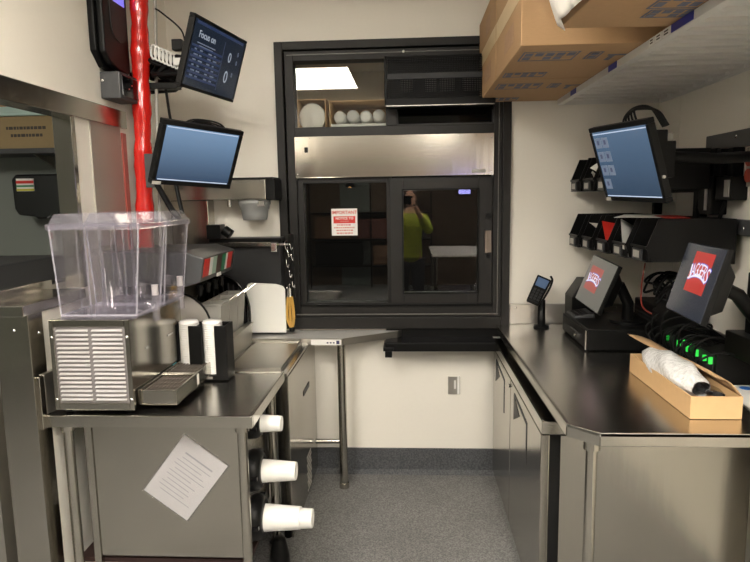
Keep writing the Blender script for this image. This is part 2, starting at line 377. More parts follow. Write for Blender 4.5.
part('grille', mesh_grille(-.12,.455,2.235,2.335,3.446,64,10,.0045), BLACKM, ac)
mb = MB()
for a, b in ((-.05,.02),(.09,.15),(.17,.25),(.30,.42)): mb.cyl((a,3.53,2.33),(b,3.53,2.33),.05,n=24)
parts('blower', mb, STEEL_D, ac)
parts('screw', MB().lathe((-.03,3.578,2.512), (0,-1,0), [(0,.008),(.004,.007),(.005,0)], 10), PLASW, ac)

# window sign
sg = thing('window_notice', 'small square white notice with a red band reading IMPORTANT, stuck on the fixed pane', 'sign', (-.393,3.6,1.477))
part('sheet', B(-.471,-.316,3.656,3.6575,1.477,1.637), PAPER, sg)
part('band', B(-.459,-.328,3.6548,3.6558,1.550,1.592), RED, sg, label='red band')
def line(s, x, z, size, m, y=3.6546, nm='lettering'):
    part(nm, MB().mesh(text(s, size, .0003, bold=.0004), Matrix.Translation((x,y,z)) @ FACE_S), m, sg)
line('IMPORTANT', -.393, 1.614, .0270, RED)
line('NOTICE TO', -.393, 1.579, .0200, PAPER, 3.6540)
mb = MB()
for k, (z, w) in enumerate(((1.562,.05),(1.540,.09),(1.524,.126),(1.508,.10),(1.491,.096))):
    x = -.393-w/2
    while x < -.393+w/2-.004:
        d = random.choice((.007,.011,.015)); mb.box(x, min(x+d,-.393+w/2), 3.6538, 3.6547, z-.004, z+.004); x += d+.004
part('small_print', mb, mat('pink_print', (.62,.22,.20), .5), sg)

# sill shelf
ssf = thing('window_sill_shelf', 'narrow black counter shelf under the drive-through window', 'shelf', (.17,3.53,.82))
part('top', B(-.15,.487,3.44,3.615,.838,.868), BLACKG, ssf, bev=.006)
part('front_lip', B(-.148,.485,3.430,3.44,.818,.868), BLACKM, ssf, bev=.003)
part('backing', B(-.15,.580,3.600,3.616,.868,.92), BLACKM, ssf)
part('bracket', MB().box(-.16,-.10,3.40,3.60,.826,.846).box(-.15,-.11,3.40,3.44,.79,.826), BLACKM, ssf, bev=.003)

ou = thing('wall_outlet', 'small metal data outlet plate on the cream wall below the window', 'outlet', (.258,3.61,.504))
part('plate', B(.222,.295,3.610,3.617,.504,.618), STEEL_D, ou, bev=.002)
parts('socket', MB().box(.258,.270,3.606,3.610,.54,.592).box(.278,.291,3.607,3.610,.507,.615), PLASW, ou)

# ================================================================== RIGHT SIDE
# reach-in undercounter cooler
uc = thing('undercounter_refrigerator', 'stainless two-door undercounter refrigerator beneath the right steel counter', 'refrigerator', (.88,2.9,0))
part('body', MB().box(.562,1.27,2.25,3.57,.03,.80), STEEL_V, uc, bev=.002)
part('worktop', B(.485,1.30,2.215,3.58,.812,.862), STEEL_H, uc, bev=.003)
part('gasket', B(.522,.5615,2.242,3.56,.03,.80), RUBBER, uc)
part('end_panel', B(.56,1.262,2.232,2.249,.02,.80), STEEL_V, uc, label='broad stainless end panel')
part('kick_plate', B(.575,.60,2.26,3.56,0,.03), STEEL_D, uc)
for (y0, y1) in ((2.95,3.56),(2.24,2.94)):
    d = part('door', B(.488,.5215,y0,y1,.05,.80), STEEL_V, uc, bev=.004)
    pts = [(.4868,y1-.10,.745),(.4868,y1-.10,.64),(.4868,y1-.25,.735)]
    part('handle_recess', MB().prism([(.4862,y1-.10,.760),(.4862,y1-.10,.635),(.4862,y1-.25,.705)], (.003,0,0)), BLACK, d)
    part('handle_trim', MB().prism([(.4855,y1-.11,.770),(.4855,y1-.11,.758),(.4855,y1-.42,.730),(.4855,y1-.42,.742)], (.004,0,0)).box(.4855,.4895,y1-.425,y1-.415,.56,.742), CHAR, d)
part('lock', MB().cyl((.488,2.96,.765),(.480,2.96,.765),.009), CHROME, uc)

# steel counter
ct = thing('steel_counter', 'stainless counter with clipped corner along the right wall', 'counter', (.95,2.75,0))
top = [(.505,3.60),(.515,1.985),(.600,1.900),(1.395,1.900),(1.395,3.60)]
part('top', MB().prism([(x,y,.932) for x, y in top], (0,0,.010)), STEEL_TOP, ct)
ed = MB()
rim = [(.505,3.60),(.515,1.985),(.600,1.900),(1.395,1.900)]
def off(p, q, d):
    v = Vector((q[0]-p[0], q[1]-p[1])).normalized(); return Vector((-v.y, v.x))*d
pts_in = [(.517,3.60),(.527,1.99),(.606,1.912),(1.395,1.912)]
for i in range(3):
    a, b = rim[i], rim[i+1]; c, d = pts_in[i+1], pts_in[i]
    ed.hexa([(a[0],a[1],.898),(b[0],b[1],.898),(c[0],c[1],.898),(d[0],d[1],.898)], [(a[0],a[1],.944),(b[0],b[1],.944),(c[0],c[1],.9425),(d[0],d[1],.9425)])
part('edge', ed, STEEL_H, ct, bev=.003)
part('backsplash', MB().box(.585,1.395,3.600,3.615,.942,1.062).box(1.380,1.395,1.9,3.60,.942,1.075), STEEL_D, ct, bev=.003)
sc_ = MB()
for x in (.62,.92,1.2): sc_.lathe((x,3.60,1.04), (0,-1,0), [(0,.006),(.003,.005),(.0035,0)], 8)
parts('screw', sc_, CHROME, ct)
for x, y in ((.590,1.95),(1.34,1.95)):
    part('leg', MB().cyl((x,y,.04),(x,y,.875),.0180).cyl((x,y,.87),(x,y,.90),.027).lathe((x,y,0), (0,0,1), [(0,0),(0,.024),(.03,.024),(.045,.019)], 20), STEEL_V, ct)
struct('trim_10', B(1.30,1.395,1.98,2.02,0,.89), STEEL_D)

# cash drawer
cd = thing('cash_drawer', 'low black cash drawer with a small chrome lock on the right counter', 'cash drawer', (1.08,3.18,.943))
part('housing', B(.856,1.30,2.945,3.40,.947,1.050), BLACK, cd, bev=.004)
part('drawer_front', B(.846,.856,2.945,3.40,.955,1.045), BLACKM, cd, bev=.003)
part('edge_trim', B(.843,.848,2.945,2.953,.95,1.045), STEEL_D, cd)
part('lock', MB().cyl((.846,3.12,.985),(.838,3.12,.985),.011).cyl((.838,3.12,.985),(.834,3.12,.985),.006), CHROME, cd)
part('pull', B(.840,.846,3.02,3.22,1.0,1.008), CHAR, cd)
parts('foot', MB().cyl((.88,2.97,.943),(.88,2.97,.948),.012).cyl((.88,3.37,.943),(.88,3.37,.948),.012).cyl((1.26,2.97,.943),(1.26,2.97,.948),.012), RUBBER, cd)
kp = thing('keypad', 'flat dark grey keypad resting on the far end of the cash drawer', 'keypad', (.91,3.30,1.05))
part('body', MB().hexa([(.86,3.22,1.051),(.97,3.22,1.051),(.97,3.39,1.051),(.86,3.39,1.051)], [(.865,3.225,1.062),(.965,3.225,1.076),(.965,3.385,1.076),(.865,3.385,1.062)]), DGREY, kp, bev=.003)
mb = MB()
for i in range(5):
    for j in range(3):
        z = 1.064+.0031*j; mb.box(.875+.024*j, .893+.024*j, 3.235+.028*i, 3.255+.028*i, z-.002, z+.0035)
part('keys', mb, BLACK, kp)
rp = thing('receipt_printer', 'black receipt printer behind the register screen in the far right corner', 'printer', (1.0,3.49,.943))
part('body', MB().prism([(.90,3.42,.943),(.90,3.42,1.13),(.96,3.42,1.22),(1.08,3.42,1.22),(1.08,3.42,.943)], (0,.16,0)), BLACK, rp, bev=.006)
part('paper_lid', MB().prism([(.905,3.43,1.14),(.962,3.43,1.226),(1.05,3.43,1.226),(1.05,3.43,1.221),(.965,3.43,1.221),(.91,3.43,1.137)], (0,.14,0)), CHAR, rp)

# register screens
def logo(parent, cx, cz, w, h, red, s=1.):
    part('logo_panel', B(cx-w/2,cx+w/2,-.0135,-.0125,cz-h/2,cz+h/2), red, parent, label='red logo square')
    for nm, m, b, y in (('logo_outline', LOGO_BLUE, .0028, -.0142), ('logo_lettering', LOGO_WHITE, .0006, -.0150)):
        mb = MB(); n = 7
        for i, ch in enumerate('JAGGERS'):
            t = (i-3)/3.; x = cx+t*w*.46; z = cz+.10*h*(1-t*t)-.02*h
            me = text(ch, 1., 0, bold=.0)
            xs = [v.co.x for v in me.vertices]; ys = [v.co.y for v in me.vertices]
            sx = (w*.155+(b-.0006)*2.2)/(max(xs)-min(xs)); sy = (h*(.30+.10*t*t*.5)+(b-.0006)*3)/(max(ys)-min(ys)); my = (min(ys)+max(ys))/2; mx = (min(xs)+max(xs))/2
            M = Matrix.Translation((x,y,z)) @ Euler((0,R(t*16),0)).to_matrix().to_4x4() @ FACE_S @ Matrix.Diagonal((sx,sy,1,1)) @ Matrix.Translation((-mx,-my,0))
            mb.mesh(me, M)
        # swoosh under the word
        up = []; lo = []
        for k in range(13):
            t = (k-6)/6.; th = .030*h*(1.-.3*abs(t))+(b-.0006)*1.2
            zc = cz-.20*h+.12*h*(1-t*t)
            up.append((cx+t*w*.44, y, zc+th)); lo.append((cx+t*w*.44, y, zc-th))
        for k in range(12): mb.add([up[k],up[k+1],lo[k+1],lo[k]], [(0,1,2,3)])
        part(nm, mb, m, parent)
def register(label, loc, rot, w, h, scr, red, lx, lz, lw, lh):
    t = thing('register_screen', label, 'register screen', loc, rot)
    part('bezel', MB().box(-w/2,w/2,-.010,.012,-h/2,h/2), BLACK, t, bev=.004)
    s = part('screen', B(-w/2+.004,w/2-.004,-.0125,-.0101,-h/2+.004,h/2-.004), scr, t)
    logo(s, lx, lz, lw, lh, red)
    part('rear_housing', MB().hexa([(-w*.42,.012,-h*.40),(w*.42,.012,-h*.40),(w*.42,.012,h*.40),(-w*.42,.012,h*.40)], [(-w*.30,.075,-h*.28),(w*.30,.075,-h*.28),(w*.30,.075,h*.2),(-w*.30,.075,h*.2)]), BLACK, t, bev=.006)
    return t
r1 = register('left register screen, greyed glass with a small JAGGERS logo, above the cash drawer', (.935,3.085,1.255), (-20.4,4.9,-85.9), .315, .25, SCR_GREY, LOGO_RED2, -.035, .012, .150, .125)
sp = single('screen_stand', MB().tube([(.98,3.09,1.26),(1.05,3.10,1.24),(1.10,3.12,1.15),(1.10,3.12,1.06)], .028, 12).cyl((1.10,3.12,1.051),(1.10,3.12,1.065),.09), BLACK, 'black stand holding up the left register screen on the cash drawer', 'stand')
r2 = register('right register screen, dark glass with a bold JAGGERS logo, hung near the wall', (1.036,2.251,1.38), (-16.2,-.1,-93.8), .34, .27, SCR_NAVY, LOGO_RED, .022, .032, .165, .150)

# corrected supports for the right screen: black wall arm and cabinet
wa = thing('wall_mount', 'black wall mount and arm behind the right register screen', 'wall bracket', (1.3,2.25,1.08))
part('arm', MB().tube([(1.10,2.25,1.37),(1.18,2.25,1.33),(1.26,2.27,1.24),(1.34,2.28,1.22)], .026, 12), BLACK, wa)
part('column', MB().box(1.27,1.34,2.16,2.36,1.10,1.40), BLACK, wa, bev=.006)
part('base', MB().box(1.22,1.395,2.12,2.40,1.078,1.17), BLACK, wa, bev=.006)

# card terminal
tm = thing('card_terminal', 'small black card terminal tilted on a stand in the far right corner of the counter', 'card terminal', (.745,3.50,.943))
part('stand', MB().lathe((.75,3.50,.943), (0,0,1), [(0,0),(0,.045),(.012,.042),(.018,.022),(.15,.020),(.16,.02)], 24), BLACK, tm)
M = Matrix.Translation((.715,3.42,1.175)) @ Euler((R(-38),R(22),R(-18))).to_matrix().to_4x4()
part('body', MB().hexa([M @ Vector(v) for v in ((-.036,0,-.085),(.036,0,-.085),(.036,.03,-.085),(-.036,.03,-.085))], [M @ Vector(v) for v in ((-.042,-.008,.085),(.042,-.008,.085),(.042,.035,.085),(-.042,.035,.085))]), BLACK, tm, bev=.006)
part('display', MB().add([M @ Vector(v) for v in ((-.030,-.0065,.015),(.030,-.0065,.015),(.032,-.010,.070),(-.032,-.010,.070))], [(0,1,2,3)]), mat('terminal_lcd', (.06,.09,.14), .3, emit=(.02,.035,.07), es=1.), tm, solid=.001, label='blue display')
mb = MB()
for i in range(3):
    for j in range(4): mb.box(-.027+.02*i,-.013+.02*i,-.0085,-.002,-.070+.019*j,-.058+.019*j, M)
part('keys', mb, CHAR, tm)
part('hook', MB().tube(spline([(.755,3.50,1.10),(.79,3.49,1.17),(.80,3.47,1.22),(.79,3.47,1.245)]), .006, 8), BLACK, tm)

# bundled cables and small boxes behind the screens
def cable(pts, r, label, group=None, m=RUBBER, cat='cable', name='cable'):
    return single(name, MB().tube(spline(pts, 7), r, 8), m, label, cat, group)
bx = thing('power_brick', 'black power supply box on the counter behind the cash drawer', 'power supply', (1.25,2.85,.943))
part('case', B(1.18,1.36,2.98,3.25,1.051,1.16), BLACK, bx, bev=.006)
part('vent', MB().box(1.176,1.18,3.0,3.23,1.075,1.08).box(1.176,1.18,3.0,3.23,1.095,1.10).box(1.176,1.18,3.0,3.23,1.115,1.12), CHAR, bx)
bx2 = thing('receipt_printer', 'black boxy receipt printer in front of the right wall behind the left screen', 'printer', (1.25,2.75,.943))
part('body', MB().prism([(1.16,2.84,1.00),(1.16,2.84,1.14),(1.21,2.84,1.20),(1.35,2.84,1.20),(1.35,2.84,1.00)], (0,.13,0)).box(1.15,1.36,2.80,2.94,.943,1.00), BLACK, bx2, bev=.006)
part('paper_slot', B(1.19,1.32,2.845,2.96,1.199,1.206), CHAR, bx2)

# network switch with green lights
ns = thing('network_switch', 'black network switch with green lights among cables, behind the open carton', 'network switch', (1.22,2.45,.943))
part('case', B(1.20,1.37,2.41,2.98,.944,1.065), BLACK, ns, bev=.004)
part('ports', MB().box(1.196,1.2,2.43,2.96,.955,1.06), CHAR, ns)
gl = MB()
for i, y in enumerate((2.84,2.72,2.63,2.55,2.48,2.43)): gl.box(1.182,1.1955,y,y+.009,1.022,1.046+.004*(i%2))
gl.box(1.190,1.1955,2.60,2.625,1.056,1.062).box(1.190,1.1955,2.68,2.70,1.056,1.062)
part('indicator_lights', gl, GREENE, ns, label='glowing green lights')
for i in range(18):
    y = 2.42+.030*i; a = random.uniform(-.05,.05); hh = random.uniform(1.07,1.16)
    cable([(1.19,y,.995),(1.155,y+.01,.985+random.uniform(0,.03)),(1.13+random.uniform(-.02,.02),y+a,hh-.04),(1.19,y+a*1.5,hh),(1.27,y+a*2+random.uniform(-.05,.05),hh-.015),(1.34,2.62+random.uniform(-.12,.2),1.07)], .0045, 'thin black network cable looping out of the switch with green lights', 'network cables on the switch')
# tangle behind the left screen
for i in range(9):
    y = random.uniform(2.75,3.1)
    cable([(1.30,y,1.18),(1.22+random.uniform(-.05,.05),y-.05,1.25+random.uniform(-.04,.06)),(1.16,y+random.uniform(-.08,.08),1.22+random.uniform(-.06,.05)),(1.24,y+.06,1.30+random.uniform(-.04,.02)),(1.38,y+.02,1.28)], .006, 'black cable in the tangle behind the left register screen', 'cable tangle behind the left register screen')
cable([(1.12,2.97,1.37),(1.115,2.99,1.25),(1.13,3.0,1.15),(1.2,2.98,1.10)], .0035, 'thin red cord hanging below the lower parts bins', None, mat('dark_red_cord', (.25,.03,.02), .5), 'cord', 'cord')
cable([(1.38,2.70,1.28),(1.30,2.62,1.23),(1.22,2.50,1.30),(1.12,2.38,1.31)], .005, 'single black lead running from the wall to the right register screen')

# open carton with bubble wrap
oc = thing('open_carton', 'long open cardboard box holding a bubble-wrapped item, on the right counter', 'box', (1.02,2.28,.943))
x0, x1, y0, y1, z0, z1 = .935, 1.105, 2.03, 2.60, .944, 1.022; t = .005
part('tray', MB().box(x0,x1,y0,y1,z0,z0+t).box(x0,x0+t,y0,y1,z0+t,z1).box(x0+t,x1,y0,y0+t,z0+t,z1).box(x1-t,x1,y0+t,y1,z0+t,z1).box(x0+t,x1-t,y1-t,y1,z0+t,z1), CARDE, oc)
def flapf(u, v):
    h = Vector((x1-.003, y0+.005+(y1-y0-.005)*u, z1)); t = Vector((1.075-.130*u, 2.14+.53*u, 1.048+.045*u+.006*math.sin(6*u)))
    return h.lerp(t, v)+Vector((0,0,.018*math.sin(PI*v)))
fl = MB().grid(flapf, 24, 6)
part('lid_flap', fl, CARD, oc, solid=.004, label='raised long flap')
bw = MB().grid(lambda u, v: Vector((1.000+(.064+.006*math.sin(11*v+4*u*2*PI))*math.sin(PI*min(.999,max(.001,.06+.9*v)))**.45*math.cos(2*PI*u), 2.10+.48*v, 1.026+(.060+.005*math.sin(17*v+2*PI*u*3))*math.sin(PI*min(.999,max(.001,.06+.9*v)))**.45*math.sin(2*PI*u))), 40, 60)
single('bubble_wrapped_item', bw, BUBBLE, 'grey-white bubble-wrapped bundle lying in the long open cardboard box', 'bubble wrap')
bp_ = thing('black_bracket_part', 'black flat hardware piece at the near end of the open cardboard box', 'hardware', (1.03,2.12,.95))
part('plate', MB().box(-.03,.03,-.07,.10,0,.012, Matrix.Translation((1.055,2.135,1.004)) @ Euler((R(-8),R(10),R(-20))).to_matrix().to_4x4()), BLACKG, bp_, bev=.003)
part('clip', MB().box(-.012,.012,-.05,.05,0,.014, Matrix.Translation((1.03,2.105,1.008)) @ Euler((R(-4),0,R(15))).to_matrix().to_4x4()), CHAR, bp_, bev=.003)

ps = thing('printed_sheet', 'white printed card with a blue dot at the right end of the counter', 'paper', (1.24,2.15,.943))
part('sheet', MB().box(1.20,1.375,2.06,2.09,.943,.946).prism([(1.18,2.09,.9432),(1.375,2.09,.9432),(1.375,2.40,.9432),(1.21,2.40,.9432)], (0,0,.003)), PAPER, ps)
part('blue_dot', MB().cyl((1.292,2.36,.9462),(1.292,2.36,.947),.022), mat('blue_dot', (.02,.16,.60), .4), ps)

# monitors on the walls ------------------------------------------------------
def monitor(name, label, loc, rot, w, h, bz, scr, cat='monitor'):
    t = thing(name, label, cat, loc, rot)
    part('bezel', MB().box(-w/2,w/2,-.006,.022,-h/2,-h/2+bz).box(-w/2,w/2,-.006,.022,h/2-bz,h/2).box(-w/2,-w/2+bz,-.006,.022,-h/2+bz,h/2-bz).box(w/2-bz,w/2,-.006,.022,-h/2+bz,h/2-bz), BLACK, t, bev=.003)
    s = part('screen', B(-w/2+bz,w/2-bz,-.004,.004,-h/2+bz,h/2-bz), scr, t)
    part('rear_housing', MB().hexa([(-w*.49,.022,-h*.49),(w*.49,.022,-h*.49),(w*.49,.022,h*.49),(-w*.49,.022,h*.49)], [(-w*.40,.045,-h*.38),(w*.40,.045,-h*.38),(w*.40,.045,h*.38),(-w*.40,.045,h*.38)]), DGREY, t, bev=.004)
    part('mount_plate', B(-.06,.06,.045,.06,-.06,.06), BLACKM, t)
    return t, s
m1, s1 = monitor('menu_monitor', 'upper left dark monitor headed Focus on, tilted on a wall arm', (-.880,2.84,2.323), (17.6,-.4,80.4), .50, .30, .014, SCR_DARK)
part('heading', MB().mesh(text('Focus on', .040, .0003, bold=.0006), Matrix.Translation((-.115,-.0046,.082)) @ FACE_S), SCR_TXT, s1)
mb = MB().box(-.22,.22,-.0050,-.0042,.120,.132)
for k in range(7): mb.box(-.225,.04,-.0050,-.0042,-.105+.022*k,-.096+.022*k)
mb.box(.045,.048,-.0050,-.0042,-.12,.10)
part('rows', mb, SCR_ROW, s1)
mb = MB()
for k in range(6):
    for x in (-.20,-.155,-.08,-.03): mb.box(x,x+random.uniform(.015,.035),-.0056,-.0046,-.094+.022*k,-.088+.022*k)
mb.box(-.19,-.03,-.0056,-.0046,.045,.049).box(-.17,-.05,-.0056,-.0046,.034,.038)
part('row_text', mb, mat('screen_dim_text', (.05,.05,.06), .3, emit=(.09,.11,.15), es=1.), s1)
mb = MB()
for x, z, sz in ((.115,.040,.062),(.115,-.050,.078)): mb.mesh(text('0', sz, .0003), Matrix.Translation((x,-.0046,z)) @ FACE_S)
part('digits', mb, SCR_TXT, s1)
mb = MB()
for x, z in ((.19,.03),(.19,.07),(.17,-.03)): mb.mesh(text('0', .028, .0003), Matrix.Translation((x,-.0046,z)) @ FACE_S)
part('small_digits', mb, MATS['screen_dim_text'], s1)
m2, s2 = monitor('touch_monitor', 'left blue touch monitor on a wall arm above the drink dispenser', (-.87,2.52,1.880), (22.5,3.0,54), .385, .262, .020, SCR_BLUE)
part('toolbar', MB().box(-.168,.168,-.0052,-.0042,.104,.107).box(-.168,.168,-.0052,-.0042,-.110,-.106), SCR_LINE, s2)
part('asset_label', B(-.188,-.150,-.0075,-.006,-.130,-.117), GREY, m2)
m3, s3 = monitor('touch_monitor', 'right blue touch monitor with button icons, on a wall arm before the parts bins', (.845,2.48,1.818), (18.3,1.4,-77.5), .415, .315, .020, SCR_BLUE2)
part('toolbar', MB().box(-.185,.185,-.0052,-.0042,.126,.130).box(-.185,.185,-.0052,-.0042,-.137,-.133), SCR_LINE, s3)
mb = MB()
for j, n in enumerate((2,2,2,1)):
    for i in range(n): mb.box(-.178+.050*i,-.134+.050*i,-.0052,-.0042,.070-.058*j,.112-.058*j)
part('icon_buttons', mb, mat('screen_icon', (.1,.1,.1), .3, emit=(.07,.10,.15), es=1.), s3)
mb = MB()
for j, n in enumerate((2,2,2,1)):
    for i in range(n): mb.box(-.164+.050*i,-.150+.050*i,-.0058,-.0048,.084-.058*j,.102-.058*j)
part('icon_marks', mb, mat('screen_icon_dark', (.02,.02,.04), .3, emit=(.03,.035,.07), es=1.), s3)
part('asset_label', B(-.20,-.165,-.0075,-.006,-.156,-.142), GREY, m3)
part('power_button', MB().cyl((.206,.005,-.06),(.213,.005,-.06),.006), GREY, m3)

a1 = thing('monitor_arm', 'black swing arm holding the upper left monitor to the wall', 'monitor arm', (-1.38,2.9,2.25))
part('wall_plate', B(-1.398,-1.375,3.09,3.21,2.16,2.34), BLACKM, a1, bev=.003)
part('arm', MB().tube([(-1.375,3.15,2.26),(-1.20,3.16,2.27),(-1.12,3.08,2.29),(-.96,2.88,2.325)], .022, 10), BLACKM, a1)
a2 = thing('monitor_arm', 'dark grey arm and plate holding the left blue touch monitor', 'monitor arm', (-1.36,2.8,1.75))
part('wall_plate', B(-1.398,-1.375,3.08,3.20,1.76,1.93), DGREY, a2, bev=.004)
part('clamp', B(-1.268,-1.205,2.90,2.935,1.765,1.925), DGREY, a2, bev=.004)
part('arm', MB().tube([(-1.375,3.14,1.85),(-1.22,3.05,1.85),(-1.21,2.93,1.85)], .02, 10).tube([(-1.21,2.91,1.85),(-1.10,2.80,1.85),(-.95,2.60,1.87)], .022, 10), BLACKM, a2)
parts('lower_strut', MB().tube([(-1.20,2.84,1.80),(-1.10,2.78,1.66),(-1.06,2.76,1.62)], .014, 8).tube([(-1.10,2.84,1.80),(-1.055,2.79,1.64)], .010, 8), BLACKM, a2)
a3 = thing('monitor_arm', 'black bracket holding the right touch monitor near the parts bins', 'monitor arm', (1.2,2.55,1.75))
part('bracket', MB().box(.93,.985,2.44,2.56,1.74,1.94).box(.985,1.03,2.47,2.53,1.76,1.90), BLACKM, a3, bev=.004)
part('arm', MB().tube([(1.02,2.50,1.84),(1.20,2.50,1.83),(1.385,2.56,1.84)], .022, 10), BLACKM, a3)
part('heat_sink', MB().box(.99,1.02,2.48,2.484,1.90,1.93).box(.99,1.02,2.495,2.499,1.90,1.93).box(.99,1.02,2.51,2.514,1.90,1.93).box(.985,1.025,2.475,2.52,1.89,1.90), GREY, a3)
for i in range(5):
    cable([(.90,2.60-.03*i,1.93),(.875,2.62-.03*i,1.99+.006*i),(.89,2.56-.02*i,2.035-.003*i),(.93,2.49-.02*i,2.03-.006*i),(.965,2.44-.012*i,1.95)], .0045, ['nearest','second nearest','middle','second farthest','farthest'][4-i]+' black cable of the five arching over the right touch monitor', 'cables over the right touch monitor')
for i in range(3):
    cable([(-.98,2.60-.02*i,1.99),(-.95,2.63,2.035-.008*i),(-.90,2.66+.01*i,2.045-.006*i),(-.83,2.71,2.03-.01*i),(-.80,2.74,1.98)], .004, ['highest','middle','lowest'][i]+' of the three thin black cables arching over the left touch monitor', 'cables over the left touch monitor')
cable([(-1.20,3.05,2.25),(-1.19,3.05,2.14),(-1.175,3.04,2.02),(-1.18,2.98,1.90)], .007, 'black cable dropping down the wall between the two left monitors')
for i in range(12):
    c = Vector((-1.165,3.03,2.34)); pts = [(-1.30,3.08+.004*i,2.36+random.uniform(-.05,.09))]
    for k in range(7):
        a = random.uniform(0,2*PI); q = random.uniform(.4,1.)
        pts.append((c.x+.095*q*math.cos(a), c.y+random.uniform(-.05,.05), c.z+.070*q*math.sin(a)))
    pts.append((-.97,2.93,2.32+random.uniform(-.03,.03)))
    cable(pts, .010, 'black cable bunched behind the upper left monitor', 'cable bunch behind the upper left monitor')
mb = MB()
for k in range(7):
    mb.tube([Vector((-1.215+.018*k,2.965,2.405-.008*k))+Vector((.012*math.cos(a),.012*math.sin(a),.034*math.sin(a)-.012*math.cos(a))) for a in [2*PI*j/12 for j in range(13)]], .005, 6)
single('coiled_cable', mb, PLASW, 'pale grey coiled cable wound beside the upper left monitor', 'cable')
single('cable_adapter', MB().box(-1.115,-1.075,2.94,2.98,2.335,2.37), PLASW, 'small white square adapter in the cable bunch by the upper left monitor', 'adapter', bev=.004)
single('junction_box', MB().box(-1.125,-1.075,2.96,3.0,2.41,2.46), BLACK, 'small black box above the cable bunch by the upper left monitor', 'adapter', bev=.004)
single('power_strip', MB().box(-1.33,-1.13,3.02,3.08,2.245,2.275), BLACK, 'black power strip under the cable bunch by the upper left monitor', 'power strip', bev=.004)

# red wrapped pipe
pz = MB().tube([(-1.272-.075*t, 3.0, 2.99-1.92*t) for t in [i/60 for i in range(61)]], .042, 20, rf=lambda t: .042+.0035*math.sin(47*t)+.002*math.sin(131*t))
single('wrapped_pipe', pz, REDW, 'upright pipe wrapped in shiny red plastic film against the left wall', 'pipe')
single('conduit', MB().tube([(-1.215,3.04,2.99),(-1.225,3.04,2.60),(-1.25,3.04,2.1),(-1.27,3.04,1.5),(-1.28,3.04,1.1)], .008, 10), GREY, 'thin grey conduit just right of the red wrapped pipe', 'conduit')

# time clock and box on left wall
tk = thing('time_clock', 'tall black wall terminal with a violet display at the top left', 'time clock', (-1.37,2.9,2.29))
def yz(ps, x, d): return MB().prism([(x,y,z) for y, z in ps], (d,0,0))
part('rear_shell', yz([(2.715,2.36),(2.78,2.30),(2.96,2.28),(2.99,2.30),(2.99,2.72),(2.715,2.72)], -1.399, .03), BLACKM, tk, bev=.006)
part('front_shell', yz([(2.735,2.36),(2.79,2.315),(2.95,2.295),(2.98,2.31),(2.98,2.71),(2.735,2.71)], -1.369, .03), BLACK, tk, bev=.008)
part('face_panel', MB().prism([(-1.338,2.80,2.70),(-1.338,2.80,2.50)]+[(-1.338,2.88-.08*math.cos(a),2.50-.07*math.sin(a)) for a in [PI*k/10 for k in range(1,10)]]+[(-1.338,2.96,2.50),(-1.338,2.96,2.70)], (.004,0,0)), CHAR, tk)
part('display', B(-1.334,-1.332,2.83,2.94,2.60,2.66), VIOLET, tk, label='violet lit display')
wx = thing('wall_scanner_box', 'dark grey box on the wall just under the tall black time clock', 'device', (-1.35,2.87,2.16))
part('body', B(-1.399,-1.305,2.785,2.97,2.165,2.285), DGREY, wx, bev=.006)
part('face', B(-1.305,-1.300,2.80,2.96,2.178,2.272), BLACKG, wx, bev=.003)
parts('led', MB().box(-1.2999,-1.298,2.86,2.866,2.215,2.22).box(-1.2999,-1.298,2.89,2.896,2.235,2.24), RED, wx)
parts('screw', MB().lathe((-1.385,2.785,2.245), (0,-1,0), [(0,.008),(.004,.006),(.005,0)], 10), CHROME, wx)
cable([(-1.22,3.03,2.62),(-1.19,3.03,2.60),(-1.10,3.03,2.52),(-1.08,3.03,2.44)], .004, 'thin black lead looping from the red wrapped pipe down to the cable bunch')

# parts bins ----------------------------------------------------------------
def make_bin(label, group, d=.36, w=.182, h=.178):
    t = thing('parts_bin', label, 'bin', (0,0,0), group=group)
    tt = .004
    side = lambda y: MB().prism([(.02,y,0),(0,y,.062),(.045,y,h),(d,y,h),(d,y,0)], (0,tt,0))
    mb = side(0); m2 = side(w-tt); mb.add(m2.v, m2.f)
    mb.box(0,d,tt,w-tt,0,tt).box(d-tt,d,tt,w-tt,tt,h).box(.008,.008+tt,tt,w-tt,tt,.062)
    mb.box(-.003,.004,0,w,.056,.066)
    part('tub', mb, BLACK, t)
    part('label_holder', MB().box(-.008,0,w*.22,w*.78,.006,.052), CHAR, t)
    part('label_card', MB().box(-.010,-.008,w*.32,w*.68,.014,.044), GREY, t)
    return t
rk = thing('bin_rack', 'black wall rack behind the two rows of parts bins', 'rack', (1.33,3.0,1.36))
part('board', MB().box(1.335,1.355,2.62,3.57,1.40,1.585).box(1.335,1.355,2.80,3.57,1.70,1.89), BLACKM, rk)
parts('bracket', MB().box(1.355,1.399,2.98,3.03,1.38,1.89).box(1.355,1.399,3.50,3.53,1.38,1.89), BLACKM, rk)
proto = make_bin('x', 'lower row of parts bins')
lows = ['farthest lower parts bin, by the back wall, nearly empty','second lower parts bin from the back wall','lower parts bin with red packets in it, third from the back wall','lower parts bin with a pointed white packet, fourth from the back wall','nearest lower parts bin, its whole black side facing the camera']
for i in range(5):
    y = 3.395-.196*i; x = .915+.018*i
    o = proto if i == 0 else dup(proto, (0,0,0))
    o.location = (x, y, 1.412); o['label'] = lows[i]
ups = ['farthest upper parts bin, by the back wall','upper parts bin with white packets in it','upper parts bin with an orange packet, half behind the touch monitor','upper parts bin hidden mostly behind the touch monitor']
for i in range(4):
    o = dup(proto, (.915+.015*i, 3.395-.196*i, 1.715), ups[i]); o['group'] = 'upper row of parts bins'
